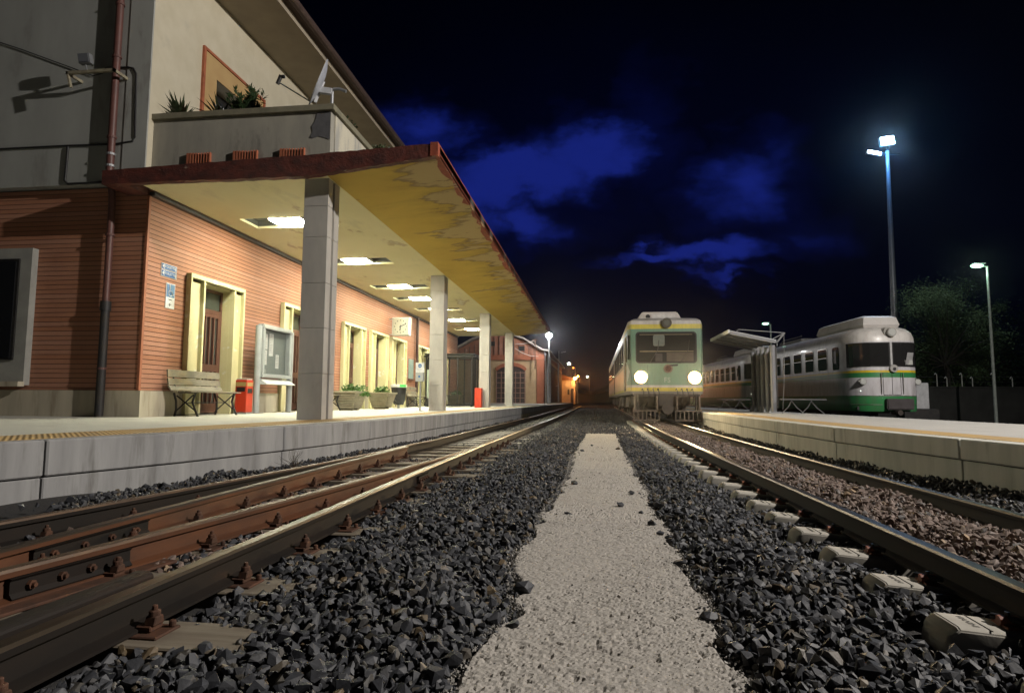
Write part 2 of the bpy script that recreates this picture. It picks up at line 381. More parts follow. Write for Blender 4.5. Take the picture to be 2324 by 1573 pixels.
n_=160; Yg=1.1+np.random.rand(n_)**1.4*13; scatter('dark_chips',np.stack([-.38+.85*np.random.rand(n_),Yg,np.full(n_,-.1445)],-1),.003+.007*np.random.rand(n_)**2,ST_DARK,HV_F)
# loose stones on the path
def lone(x,y,s,label,seed,mat=ST_DARK):
    v,f=hull_variants(1,16,seed,.8)[0]
    b=MB(); b.V([tuple(p*s) for p in v],[tuple(t) for t in f])
    o=b.build('loose_stone',mat,label=label,cat='stone',group='loose ballast stones lying on the pale path',raw=True)
    o.location=(x,y,-.147-.1*s); return o
for i,(x,y,s,l) in enumerate([(-.188,4.80,.034,'dark stone alone at the left middle of the pale path, casting a shadow'),
 (.225,5.20,.036,'largest grey stone in the middle of the pale path'),(.353,5.90,.034,'flat grey stone on the path just beyond the largest one'),
 (.364,4.93,.026,'small pointed dark stone right of the middle of the path'),(.404,4.48,.035,'round dark stone near the right edge of the path'),
 (.428,4.17,.030,'dark stone at the right path edge, left one of a touching pair'),(.47,4.06,.030,'dark stone at the right path edge, right one of a touching pair'),
 (-.18,10.6,.045,'dark stone at the far left of the path near its narrow end'),(-.013,11.9,.03,'smallest dark stone in the middle of the far path'),
 (.438,11.2,.045,'dark stone at the far right of the path'),(-.187,6.5,.05,'wide flat dark stone at the left path edge half way along'),
 (.452,2.62,.040,'tall upright dark stone at the right edge of the near path'),(-.30,2.42,.034,'flat dark stone pushed onto the near left of the path'),(-.31,2.85,.05,'big black stone standing at the near left path edge')]):
    lone(x,y,s,l,100+i)
# rails
RPROF=[(-.06,-.14),(.06,-.14),(.06,-.128),(.012,-.115),(.010,-.042),(.031,-.034),(.033,-.01),(.026,0),(-.026,0),(-.033,-.01),(-.031,-.034),(-.010,-.042),(-.012,-.115),(-.06,-.128)]
HPROF=[(-.0335,-.011),(.0335,-.011),(.027,.0016),(-.027,.0016)]
def rail(fn,y0,y1,mat,head,label,step=.5):
    n=max(2,int((y1-y0)/step)); path=[(fn(y0+(y1-y0)*i/n),y0+(y1-y0)*i/n) for i in range(n+1)]
    t=thing('rail',label,'rail',(fn(y0),y0,-.14),group='steel rails of the two tracks')
    MB().sweep(RPROF,path).build('rail_body',mat,t,smooth=True); MB().sweep(HPROF,path).build('rail_head',head,t); return t
rail(lambda y:r1(y),1.0,72,RAILD,HEADR,'outermost left rail, closest to the station platform')
T2=rail(r2,.8,9.2,RAILR,HEADD,'rusty second rail from the station platform, tapering to a switch blade')
T3=rail(r3,.6,11.2,RAILR,HEADR,'rusty third rail from the platform with a bolted joint plate')
T4=rail(r4,-.5,72,RAILD,HEADD,'dark near rail of the left track, closest to the gravel path')
TA=rail(ra,-.5,70,RAILD,HEADB,'near rail of the right track, beside the sleeper ends')
TB=rail(rb,-.5,70,RAILD,HEADB,'far rail of the right track, beside the right platform')
def fishplate(fn,y0,y1,side,par,mat):
    b=MB(); a=[(fn(y0+(y1-y0)*i/4)+side*.02,y0+(y1-y0)*i/4) for i in range(5)]
    b.sweep([(-.014,-.112),(.03,-.125),(.034,-.118),(.016,-.10),(.016,-.05),(.028,-.038),(-.014,-.038)] if side>0 else [(.014,-.112),(-.03,-.125),(-.034,-.118),(-.016,-.10),(-.016,-.05),(-.028,-.038),(.014,-.038)],a).build('joint_plate',mat,par)
    for k in range(4):
        y=y0+(y1-y0)*(.14+.24*k); x=fn(y)+side*.036
        MB().cone((x,y,-.08),(x+side*.016,y,-.08),.02,n=6).cone((x,y,-.08),(x+side*.03,y,-.08),.010,n=8).build('joint_bolt',RUST,par)
fishplate(r3,2.35,2.92,1,T3,RAILD); fishplate(r2,2.8,3.6,1,T2,RAILD); fishplate(r4,6.0,6.35,1,T4,RAILD); fishplate(r4,1.25,1.6,1,T4,RAILR)
t=thing('check_rail','low dark timber-like guard bar just inside the near rail','guard bar',(r4(1.5)-.22,1.5,-.14))
MB().sweep([(-.05,-.14),(.05,-.14),(.05,-.05),(.03,-.035),(-.03,-.035),(-.05,-.05)],[(r4(y)-.27+.02*(y-1),y) for y in (.6,1.2,1.8,2.2,2.55)]).build('guard_bar',RAILD,t,bevel=.006)
t=thing('slide_plate','long rusty base plate bolted under the jointed rail','base plate',(r3(2.6)+.09,2.6,-.15))
MB().sweep([(-.05,-.15),(.06,-.15),(.06,-.135),(-.05,-.135)],[(r3(y)+.09,y) for y in (2.2,2.6,3.1)]).build('plate',RUST,t,bevel=.004)
# turnout bearers with fastenings
def fastening(b,x,y,s):   # clamp, bolt and nut beside a rail foot
    b.box(x-.06,x+.06,y-.07,y+.07,-.152,-.140)
    b.box(min(x-s*.05,x+s*.012),max(x-s*.05,x+s*.012),y-.035,y+.035,-.138,-.116)
    b.prism([(y-.03,-.118),(y+.03,-.118),(y+.02,-.085),(y-.02,-.085)],'x',x-.022,x+.022)
    b.cone((x,y,-.10),(x,y,-.066),.022,n=6); b.cone((x,y,-.07),(x,y,-.048),.011,n=8)
    b.cone((x+s*.042,y+.045,-.14),(x+s*.042,y+.045,-.115),.014,n=6)
for i,y in enumerate(BEARY):
    far=y>11.8; x0=min(r1(y) if not far else r2(y),-2.7)-.42; x1=r4(y)+(.52 if not far else .42)
    where=['nearest','second nearest','third nearest','fourth nearest','fifth nearest','sixth nearest'][i] if i<6 else None
    t=thing('track_bearer',(where+' flat timber bearer under the left track turnout') if where else 'flat bearer under the left track turnout, partly buried in stones' if not far else 'concrete sleeper of the left track beyond the turnout','sleeper',((x0+x1)/2,y,-.28),group='bearers under the left track')
    MB().box(x0,x1,y-.13,y+.13,-.28,-.150).build('bearer_block',BEARER if not far else SLEEP,t,bevel=.006)
    if y<12:
        for fn in (r1,r2,r3,r4):
            if fn is r2 and y>9 or fn is r3 and y>11: continue
            for s in (-1,1):
                if fn in(r2,) and s<0 and sw(y)<.25 or fn is r3 and s>0 and sw(y)<.25 or fn is r1 and s>0 and sw(y)<.25 or fn is r4 and s<0 and sw(y)<.25: continue
                b=MB(); fastening(b,fn(y)+s*.095,y,s); b.build('rail_fastening',RUST,t,bevel=.004 if y<5 else 0)
# concrete sleepers of the right track
CLIPM=M('clip_red',(.30,.10,.055),(.2,.07,.04),20,.5,bmp=.1)
def sleeper(y,label,first=False):
    x0,x1=ra(y)-.375,rb(y)+.42
    t=thing('concrete_sleeper',label,'sleeper',(x0,y,-.33),group='concrete sleepers of the right track')
    def prof(x,ht,w): return [(x,y-w,-.33),(x,y-w+.014,ht-.06),(x,y-w+.030,ht-.010),(x,y-w+.050,ht),(x,y+w-.050,ht),(x,y+w-.030,ht-.010),(x,y+w-.014,ht-.06),(x,y+w,-.33)]
    secs=[(x0-.012,-.20,.112),(x0+.01,-.135,.125),(x0+.04,-.112,.13),(x0+.30,-.132,.132),(x0+.36,-.142,.13),(x0+.62,-.142,.12),((x0+x1)/2,-.19,.10),(x1-.62,-.142,.12),(x1-.30,-.132,.132),(x1-.04,-.112,.13),(x1,-.16,.12)]
    vs=[];[vs.extend(prof(*q)) for q in secs]; n=8
    fs=[(i*n+k,i*n+(k+1)%n,(i+1)*n+(k+1)%n,(i+1)*n+k) for i in range(len(secs)-1) for k in range(n)]+[tuple(range(n)),tuple(range(len(vs)-1,len(vs)-n-1,-1))]
    MB().V(vs,fs).build('sleeper_block',SLEEP,t,bevel=.005,seg=2,smooth=True)
    for s in (-1,1):
        x=ra(y)+s*.115; MB().box(x-.03,x+.03,y-.05,y+.05,-.142,-.118).cone((x-.035,y,-.108),(x+.035,y,-.108),.020,n=10).build('rail_clip',CLIPM,t)
        MB().cone((x-.04*1,y+.03,-.10),(x+.045,y-.045,-.10),.012,n=8).cone((x,y,-.11),(x,y,-.075),.009).build('clip_spring',BLACKM,t)
    if y<6:
        h=M('stamp',(.03,.028,.025),(.05,.045,.04),9,.9,bmp=0)
        m=facing((x0+.115,y,-.1175),(0,-1,-.0),(1,0,-.065)); text('VIANINI',.036,.0006,h,t,m,'stamped_lettering')
        MB().box(x0+.150,x0+.1545,y-.095,y+.095,-.1215,-.1185).build('stamped_line',h,t)
    return t
names=['nearest','second','third','fourth','fifth','sixth']
S0=None
for i,y in enumerate(RSLY):
    if i<9: s=sleeper(y,(names[i]+' concrete sleeper end from the camera, stamped with lettering, under the right track') if i<6 else 'concrete sleeper end showing beside the right track rail'); S0=s
    else: dup(S0,loc=(ra(y)-.375,y,-.33),label='concrete sleeper end showing beside the right track rail')
# ---------------------------------------------------------------- right platform
def pave_mat(name,c1,c2,tile=.4):
    m,nt,b=newmat(name); v=coord(nt); br=N(nt,'TexBrick',offset=.5); br.inputs['Scale'].default_value=1; br.inputs['Brick Width'].default_value=tile; br.inputs['Row Height'].default_value=tile/2; br.inputs['Mortar Size'].default_value=.006
    br.inputs['Color1'].default_value=(*c1,1);br.inputs['Color2'].default_value=(*[x*.85 for x in c1],1);br.inputs['Mortar'].default_value=(*[x*.5 for x in c1],1)
    nt.links.new(v,br.inputs['Vector']); n=noise(nt,v,1.7,6); c=mixc(nt,ramp(nt,n,[(.35,0),(.65,1)]),br.outputs[0],c2)
    c=mixc(nt,.35,c,br.outputs[0]); nt.links.new(c,b.inputs['Base Color']); b.inputs['Roughness'].default_value=.75
    bump(nt,b,br.outputs['Fac'],-.3,.004); return m
PAVE=pave_mat('paving',(.44,.43,.40),(.34,.33,.31))
PAVEL=pave_mat('paving_station',(.60,.60,.53),(.52,.52,.46))
def tactile(name):
    m,nt,b=newmat(name); v=coord(nt); sx=N(nt,'SeparateXYZ'); nt.links.new(v,sx.inputs[0])
    h=mth(nt,'MULTIPLY',mth(nt,'SINE',mth(nt,'MULTIPLY',sx.outputs[0],2*PI/.06)),mth(nt,'SINE',mth(nt,'MULTIPLY',sx.outputs[1],2*PI/.06)))
    n=noise(nt,v,3,6); c=mixc(nt,ramp(nt,n,[(.4,0),(.7,1)]),(.58,.37,.12),(.42,.30,.15)); c=mixc(nt,ramp(nt,h,[(.0,.0),(.5,1)]),mixc(nt,.5,c,(.2,.15,.08)),c)
    nt.links.new(c,b.inputs['Base Color']); b.inputs['Roughness'].default_value=.7; bump(nt,b,h,.8,.008); return m
TACT=tactile('tactile_yellow')
CONCR=M('concrete_lit',(.50,.50,.45),(.38,.38,.34),2.2,.85,bmp=.3,stretch=(2.2,2.2,.3),c3=(.22,.21,.18),s3=2.4,t3=(.58,.78))  # coping concrete made lighter; light from the station side painted into the colour
def platform(name,edge,far,z,mat,strip_out,strip_in,label,ys,joints,cope=.19,sgn=1):
    """edge(y): track side, far(y): back side; sgn=+1 platform lies to +x"""
    t=thing(name,label,'platform',(edge(8)+sgn*1.5,8,z-.5))
    def strip(f0,f1,z0,z1,nm,m,y=ys,bev=0):
        prof=[];vs=[];b=MB()
        for q in y: vs+=[(f0(q),q,z0),(f1(q),q,z0),(f1(q),q,z1),(f0(q),q,z1)]
        n=4;fs=[(i*n+k,i*n+(k+1)%n,(i+1)*n+(k+1)%n,(i+1)*n+k) for i in range(len(y)-1) for k in range(n)]+[(0,1,2,3),tuple(range(len(vs)-1,len(vs)-5,-1))]
        return b.V(vs,fs).build(nm,m,t,bevel=bev)
    strip(lambda y:edge(y)+sgn*.30,far,z-.6,z,'paving',mat)
    strip(strip_out,strip_in,z-.02,z+.006,'tactile_strip',TACT)
    js=[ys[0]]+joints+[ys[-1]]
    for a,b_ in zip(js[:-1],js[1:]):
        yy=[a+.008]+[q for q in ys if a+.05<q<b_-.05]+[b_-.008]
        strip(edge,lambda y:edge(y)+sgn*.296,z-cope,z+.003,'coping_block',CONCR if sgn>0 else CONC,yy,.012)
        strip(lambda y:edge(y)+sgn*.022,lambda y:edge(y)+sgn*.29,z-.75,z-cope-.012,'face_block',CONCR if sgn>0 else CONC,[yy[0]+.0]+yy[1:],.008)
    strip(lambda y:edge(y)+sgn*.05,lambda y:edge(y)+sgn*.28,z-.7,z-.05,'joint_backing',BLACKM)
    return t
RE=[(-4,4.9),(2,4.25),(4,3.95),(6.2,3.72),(8,3.52),(9.5,3.41),(12.2,3.36),(15,3.36),(18,3.42),(22,3.62),(30,3.85),(45,4.2),(60,4.6)]
re_=lambda y:itp(RE,y)
rsi=lambda y:re_(y)+.72+np.interp(y,[6,20],[.05,.2]); rso=lambda y:re_(y)+np.interp(y,[6,20],[.25,.42])
yr=[-4,0,2,3,4,5,6.2,7,8,9.5,11,12.2,13.5,15,16.5,18,20,22,26,30,38,45,60]
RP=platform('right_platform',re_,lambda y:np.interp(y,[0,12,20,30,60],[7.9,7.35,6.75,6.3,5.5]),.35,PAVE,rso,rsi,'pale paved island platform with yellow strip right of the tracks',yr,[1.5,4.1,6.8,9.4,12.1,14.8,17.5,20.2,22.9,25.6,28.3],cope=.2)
EL=[(-6,-6.2),(0,-5.35),(2.5,-4.95),(4.45,-4.42),(5.7,-4.06),(7.2,-3.76),(9.1,-3.52),(11.8,-3.43),(18,-3.30),(25,-3.20),(40,-2.85),(57,-2.5),(75,-2.3)]
el=lambda y:itp(EL,y)
SO=[(-6,-6.4),(0,-5.5),(4.45,-4.58),(6.3,-4.25),(9.5,-3.98),(13.6,-3.86),(23,-3.75),(57,-3.1),(75,-2.9)]
SI=[(-6,-7.0),(0,-6.1),(4.45,-5.25),(6.3,-4.95),(9.5,-4.55),(13.6,-4.36),(23,-4.2),(57,-3.55),(75,-3.3)]
platform('station_platform',el,lambda y:-26,.366,PAVEL,lambda y:itp(SO,y),lambda y:itp(SI,y),'long paved platform with worn yellow strip in front of the station',[-6,-2,0,1.5,2.5,3.5,4.45,5.1,5.7,6.4,7.2,8.1,9.1,10.4,11.8,14,18,21,25,30,40,57,75],[1.95,4.53,7.22,9.5,11.8,14.1,16.4,18.7,21,23.3,25.6,27.9,30.2,32.5,34.8,37.1,39.4],cope=.29,sgn=-1)
# dry weed twigs at the platform foot
b=MB()
for k in range(16):
    a=random.uniform(0,6.28); p=[Vector((-3.45,6.9,-.1))]; d=Vector((math.cos(a)*.5,math.sin(a)*.5,1)).normalized()
    for j in range(5): d=(d+Vector((random.uniform(-.6,.6),random.uniform(-.6,.6),random.uniform(-.3,.4)))).normalized(); p.append(p[-1]+d*.05)
    b.tube(p,[.0035,.003,.0025,.002,.0015,.001],5)
b.build('dry_twig',M('twig',(.06,.045,.03),rough=.9),label='dry bare weed growing from the stones at the station platform foot',cat='weed')
# ================================================================ station building (measured units, scaled by KX)
XF=KX
def brick_mat():
    m,nt,b=newmat('brick_cladding'); v=coord(nt); s=N(nt,'SeparateXYZ'); nt.links.new(v,s.inputs[0])
    fr=mth(nt,'FRACT',mth(nt,'DIVIDE',s.outputs[2],.0855)); ln=ramp(nt,fr,[(0,1),(.10,1),(.17,0),(1,0)])
    row=mth(nt,'FLOOR',mth(nt,'DIVIDE',s.outputs[2],.0855)); wn=N(nt,'TexWhiteNoise',noise_dimensions='1D'); nt.links.new(row,wn.inputs['W'])
    n=noise(nt,v,.9,7,.65); n2=noise(nt,v,7,5)
    c=mixc(nt,ramp(nt,n,[(.35,0),(.65,1)]),(.40,.150,.060),(.31,.110,.044)); c=mixc(nt,.12,c,ramp(nt,wn.outputs[0],[(0,.25),(1,.7)]))
    c=mixc(nt,ramp(nt,n2,[(.58,0),(.8,.35)]),c,(.30,.11,.06)); n4=noise(nt,v,2.6,8,.7); c=mixc(nt,ramp(nt,n4,[(.60,0),(.74,.45)]),c,(.14,.065,.04)); c=mixc(nt,ramp(nt,n4,[(.27,.4),(.36,0)]),c,(.46,.27,.17)); c=mixc(nt,ln,c,(.075,.028,.016))
    nt.links.new(c,b.inputs['Base Color']); b.inputs['Roughness'].default_value=.75
    bump(nt,b,mth(nt,'SUBTRACT',mth(nt,'MULTIPLY',n2,.15),ln),.6,.01); return m
BRICK=brick_mat()
STUC=M('stucco_upper',(.60,.55,.42),(.54,.49,.36),2.2,.85,bmp=.25,bd=.004,c3=(.42,.39,.31),s3=1.2,t3=(.6,.85))
STUG=M('stucco_grey',(.36,.37,.35),(.30,.31,.29),1.6,.9,bmp=.3,bd=.004,stretch=(1,1,.35),c3=(.18,.17,.15),s3=1.6,t3=(.58,.8))
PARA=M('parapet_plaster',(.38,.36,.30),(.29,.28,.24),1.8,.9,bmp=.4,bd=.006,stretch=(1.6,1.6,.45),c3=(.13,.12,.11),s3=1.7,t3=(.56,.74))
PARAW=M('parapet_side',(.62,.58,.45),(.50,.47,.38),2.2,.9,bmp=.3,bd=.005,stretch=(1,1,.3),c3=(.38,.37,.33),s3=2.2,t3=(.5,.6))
MARB=M('travertine',(.52,.47,.36),(.42,.38,.29),1.6,.6,bmp=.1,stretch=(2.4,2.4,.28),c3=(.20,.15,.095),s3=2.4,t3=(.52,.78))
PALEY=M('pale_yellow_paint',(.66,.62,.36),(.60,.56,.30),1.5,.6,bmp=.15,bd=.003,c3=(.72,.72,.62),s3=3,t3=(.6,.66))
DOORB=M('brown_door',(.115,.05,.035),(.09,.038,.027),6,.45,bmp=.05)
DGL=GLASS('door_glass',(.05,.06,.052),.12)
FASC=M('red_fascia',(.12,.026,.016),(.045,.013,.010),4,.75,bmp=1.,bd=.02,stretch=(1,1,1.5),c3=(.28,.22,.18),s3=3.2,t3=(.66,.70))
def ceil_mat(name,base,base2,pale,dark,edge0,edge1,mps=(1.0,.45,1)):
    m,nt,b=newmat(name); v=coord(nt); s=N(nt,'SeparateXYZ'); nt.links.new(v,s.inputs[0])
    mp=N(nt,'Mapping'); mp.inputs['Scale'].default_value=mps; nt.links.new(v,mp.inputs[0]); vv=mp.outputs[0]
    n=noise(nt,vv,.75,9,.6); n2=noise(nt,vv,3.2,6,.7); n3=noise(nt,v,.8,4)
    ed=N(nt,'MapRange'); ed.inputs[1].default_value=edge0; ed.inputs[2].default_value=edge1; nt.links.new(s.outputs[0],ed.inputs[0])
    c=mixc(nt,ramp(nt,n3,[(.35,0),(.7,1)]),base,base2)
    p=mth(nt,'ADD',n,mth(nt,'MULTIPLY',ed.outputs[0],.24)); q=mth(nt,'ADD',n2,mth(nt,'MULTIPLY',ed.outputs[0],.13))
    st=noise(nt,vv,1.6,6,.7); sf=mth(nt,'MULTIPLY',ramp(nt,mth(nt,'ADD',st,mth(nt,'MULTIPLY',ed.outputs[0],.35)),[(.55,0),(.95,1)]),.75); c=mixc(nt,sf,c,tuple(x*.45 for x in base))
    rim=ramp(nt,p,[(.605,0),(.62,1),(.635,1),(.66,0)]); c=mixc(nt,ramp(nt,p,[(.622,0),(.632,1)]),c,pale); c=mixc(nt,mth(nt,'MULTIPLY',rim,.7),c,dark)
    c=mixc(nt,ramp(nt,q,[(.70,0),(.73,.8)]),c,dark)
    nt.links.new(c,b.inputs['Base Color']); b.inputs['Roughness'].default_value=.85
    bump(nt,b,mth(nt,'SUBTRACT',n2,ramp(nt,p,[(.622,0),(.632,1)])),.35,.008); return m
CEILI=ceil_mat('ceiling_inner',(.84,.80,.50),(.78,.74,.43),(.74,.72,.55),(.52,.42,.20),9,10)
CEILO=ceil_mat('ceiling_outer',(.58,.42,.075),(.50,.35,.06),(.46,.36,.17),(.14,.09,.035),.8,2.15,(.5,1.5,1))
BT=thing('station_building','long two storey station building with brick clad ground floor and cream upper storey','building',(-6.3,7.9,.44))
DST=[8.80,11.76,14.84,16.80,18.64,21.56,24.66]
b=MB(); y=7.9

for d in DST+[None]:
    y1=(d+.02) if d else 28.4
    b.box(-6.9,-6.3,y,y1,.815,3.72); MB().box(-6.9,-6.27,y,y1,.40,.812).build('wall_base',MARB,BT)
    if d: b.box(-6.9,-6.3,d+.02,d+1.50,2.66,3.72); y=d+1.50
b.box(-11.5,-6.9,7.9,8.2,.815,3.74)
b.build('brick_wall',BRICK,BT)
MB().box(-11.5,-6.9,7.87,8.2,.40,.812).build('wall_base',MARB,BT)
MB().box(-6.32,-6.285,7.885,7.925,.815,3.6).build('corner_strip',M('brick_edge',(.40,.14,.07),rough=.7),BT)
MB().box(-6.34,-6.22,7.9,28.3,3.60,3.655).build('ceiling_trim',DARKP,BT)
# end wall: window
MB().box(-8.9,-8.02,7.80,7.9,.88,2.86).build('window_surround',M('stone_grey',(.33,.33,.30),(.26,.26,.24),3,.8),BT)
wf=MB().box(-8.75,-8.2,7.775,7.8,1.24,2.70).build('window',BLACKM,BT); MB().box(-8.72,-8.24,7.765,7.776,1.27,2.66).build('pane',GLASS('dark_glass',(.012,.013,.015),.08),wf)
MB().box(-8.95,-8.0,7.70,7.8,.86,.93).build('window_sill',MARB,BT)
# upper storey
b=MB(); b.box(-6.9,-6.3,7.78,9.29,3.76,7.45).box(-6.9,-6.3,10.42,28.4,3.76,7.45).box(-6.9,-6.3,9.29,10.42,6.08,7.45).box(-6.9,-6.3,9.29,10.42,3.76,4.2)
b.build('upper_wall',STUC,BT)
MB().box(-11.5,-6.303,7.775,8.2,3.76,7.45).build('upper_end_wall',STUG,BT)
MB().box(-6.66,-6.296,7.765,7.79,3.8,7.45).build('corner_pier',M('pier_grey',(.40,.41,.385),(.34,.35,.33),1.6,.9,stretch=(1,1,.35),c3=(.22,.21,.19),s3=1.6),BT)
MB().box(-6.30,-6.283,8.956,9.29,4.3,6.414).box(-6.30,-6.283,10.42,10.75,4.3,6.414).box(-6.30,-6.283,9.29,10.42,6.08,6.414).build('window_panel',M('tan_paint',(.50,.34,.15),(.46,.30,.13),3,.8),BT)
MB().box(-6.30,-6.26,8.90,8.955,4.3,6.46).box(-6.30,-6.26,8.955,10.80,6.415,6.46).box(-6.30,-6.26,10.75,10.80,4.3,6.415).build('window_border',TERRA,BT)
b=MB()
wn=MB().box(-6.60,-6.58,9.29,10.42,4.2,6.08).build('window',BLACKM,BT)
for i in range(22): b.box(-6.575,-6.55,9.30,10.41,4.25+.075*i,4.25+.075*i+.068)
b.build('roller_shutter',M('shutter',(.55,.55,.57),(.47,.47,.5),5,.5),wn)
# roof slab with eaves
MB().box(-11.9,-5.28,7.2,28.9,7.45,7.56).build('eaves_soffit',M('soffit',(.36,.31,.23),(.30,.26,.20),1.8,.9,bmp=.15),BT)
MB().box(-12,-5.18,7.1,29,7.565,7.80).build('roof_edge',M('roof_brown',(.10,.065,.05),(.07,.05,.04),3,.8),BT)
MB().cone((-5.12,7.1,7.60),(-5.12,29,7.60),.07,n=10).build('gutter',M('gutter_brown',(.08,.05,.04),rough=.5),BT)
# balcony
MB().box(-6.4,-3.60,7.9,8.02,3.8,4.71).build('balcony_parapet',PARA,BT)
MB().box(-3.70,-3.585,8.025,20,3.8,4.71).build('balcony_parapet_side',PARAW,BT)
MB().box(-6.41,-3.54,7.85,8.07,4.713,4.80).box(-3.75,-3.54,8.072,20,4.713,4.80).build('parapet_cap',M('cap',(.24,.22,.15),(.17,.16,.11),5,.9,bmp=.4),BT,bevel=.006)
MB().V([(-3.90,7.893,4.345),(-3.85,7.893,4.33),(-3.77,7.893,4.355),(-3.68,7.893,4.33),(-3.605,7.893,4.30),(-3.605,7.893,4.70),(-3.80,7.893,4.70),(-3.83,7.893,4.58),(-3.88,7.893,4.50),(-3.86,7.893,4.42)],[tuple(range(10))]).build('missing_plaster_patch',M('bare_render',(.12,.12,.125),(.09,.09,.095),8,.95,bmp=.5),BT)
for x0 in (-5.73,-5.02,-4.32):
    q=MB()
    for i in range(9): q.box(x0+.045*i,x0+.039*i+.031,7.86,7.9,3.98,4.19)
    q.build('brick_vent',TERRA,BT)
# door surrounds and doors
def door(d,extra=None):
    s=MB(); X0,X1=-6.305,-6.215
    s.box(X0,X1,d,d+1.52,2.60,2.665)                       # lintel
    for a,bq in ((d,d+.04),(d+.33,d+.37),(d+1.19,d+1.23),(d+1.48,d+1.52)): s.box(X0,X1,a,bq,.44,2.598)
    s.box(-6.6,-6.306,d+.332,d+.37,.44,2.598).box(-6.6,-6.306,d+1.19,d+1.23,.44,2.598).box(-6.6,-6.306,d+.372,d+1.188,2.555,2.597)
    s.build('door_surround',PALEY,BT)
    MB().box(-6.30,-6.275,d+.042,d+.328,.44,2.55).box(-6.30,-6.275,d+1.232,d+1.478,.44,2.55).build('surround_panel',PALEY,BT)
    f=MB(); y0,y1=d+.374,d+1.186; X=-6.44
    f.box(X-.04,X,y0,y0+.05,.46,2.55).box(X-.04,X,y1-.05,y1,.46,2.55).box(X-.04,X,y0+.05,y1-.05,2.50,2.55).box(X-.04,X,y0+.05,y1-.05,2.14,2.21)
    f.box(X-.035,X+.005,y0+.055,y0+.11,.47,2.135).box(X-.035,X+.005,y1-.11,y1-.055,.47,2.135).box(X-.035,X+.005,y0+.11,y1-.11,2.08,2.135).box(X-.035,X+.005,y0+.11,y1-.11,1.16,1.28).box(X-.035,X+.005,y0+.11,y1-.11,.47,.62)
    for k in (1,2,3,4):
        yk=y0+.11+(y1-y0-.22)*k/5; f.box(X-.03,X+.02,yk-.014,yk+.014,.62,1.16).box(X-.03,X+.02,yk-.014,yk+.014,1.28,2.08)
    o=f.build('door',DOORB,BT)
    MB().box(X-.03,X-.024,y0+.11,y1-.11,.62,1.16).box(X-.03,X-.024,y0+.11,y1-.11,1.28,2.08).box(X-.03,X-.024,y0+.05,y1-.05,2.21,2.50).build('door_glass',DGL,o)
    MB().cone((X,y0+.08,1.2),(X+.05,y0+.08,1.2),.008).tube([(X+.05,y0+.08,1.2),(X+.05,y0+.16,1.2)],.008).build('door_handle',STEEL,o)
    if extra: MB().box(X+.008,X+.011,y0+.2,y0+.3,1.42,1.6).build('paper_notice',WHITEP,o)
for i,d in enumerate(DST): door(d,i==1)
MB().box(-6.27,-6.255,18.30,18.50,1.28,1.62).build('yellow_box',M('yellow_box',(.5,.4,.1),rough=.5),BT)
# downpipes
PIPEM=M('brown_pipe',(.13,.055,.045),(.10,.045,.038),6,.5,bmp=.05); IRON=M('cast_iron',(.018,.018,.02),(.03,.025,.02),7,.6,bmp=.3)
p=thing('downpipe','long brown downpipe with black iron foot on the building end wall','pipe',(-6.80,7.80,.44))
MB().cone((-6.80,7.72,3.9),(-6.80,7.72,7.45),.05,n=14).cone((-6.80,7.80,2.02),(-6.80,7.80,3.5),.045,n=14).tube([(-6.80,7.80,3.45),(-6.80,7.79,3.6),(-6.80,7.75,3.75),(-6.80,7.72,3.95)],.045,12).build('pipe_upper',PIPEM,p,smooth=True)
MB().cone((-6.80,7.80,.45),(-6.80,7.80,2.0),.055,n=14).cone((-6.80,7.80,1.93),(-6.80,7.80,2.06),.07,n=14).build('pipe_foot',IRON,p,smooth=True)
for z in (1.1,3.0,3.98,4.15,4.4,5.6,6.4): MB().cone((-6.80,7.80 if z<3.6 else 7.72,z),(-6.80,7.80 if z<3.6 else 7.72,z+.03),.062,n=14).build('pipe_collar',STEEL if z<4.3 and z>3.6 else PIPEM,p)
p=thing('downpipe','thin dark brown downpipe on the brick wall beside the clock','pipe',(-6.2,21.4,.7))
MB().cone((-6.22,21.4,.95),(-6.22,21.4,3.7),.05,n=10).cone((-6.22,21.4,2.0),(-6.22,21.4,2.1),.065,n=10).build('pipe_body',M('pipe_dark',(.06,.025,.02),rough=.5),p,smooth=True)
# cables on the end wall
CAB=M('cable_black',(.012,.012,.013),rough=.6)
def wy(x,z,y=7.76): return (x,y,z)
c=MB().tube([wy(-9.5,4.35),wy(-7.53,4.345),wy(-6.8,4.33),wy(-6.50,4.36),wy(-6.47,4.42),wy(-6.49,4.9),wy(-6.51,5.36),wy(-6.56,5.45),wy(-6.65,5.475),wy(-7.01,5.48)],.014,8).tube([wy(-7.53,4.33),wy(-7.535,4.0),wy(-7.54,3.82),wy(-7.49,3.775),wy(-6.8,3.775)],.016,8)
c.build('wall_conduit',CAB,label='black cable conduit running across the grey end wall',cat='cable')
MB().tube([wy(-9.6,6.3),wy(-8.4,5.86),wy(-7.7,5.58),wy(-7.2,5.38),wy(-7.0,5.42),wy(-6.9,5.48)],.008,6).build('incoming_cable',CAB,label='thin black cable sloping down across the grey end wall',cat='cable')
f=thing('wall_floodlight','small square floodlight on a bracket arm, unlit, on the grey end wall','floodlight',(-7.35,7.6,5.4))
MB().box(-7.40,-6.64,7.50,7.54,5.28,5.32).box(-7.40,-7.37,7.5,7.78,5.28,5.32).box(-6.67,-6.64,7.5,7.78,5.28,5.32).obox((-7.35,7.52,5.20),(.012,0,0),(0,.02,0),(-.03,0,.11)).build('bracket_arm',M('bracket_paint',(.32,.29,.20),(.2,.17,.12),9,.7),f)
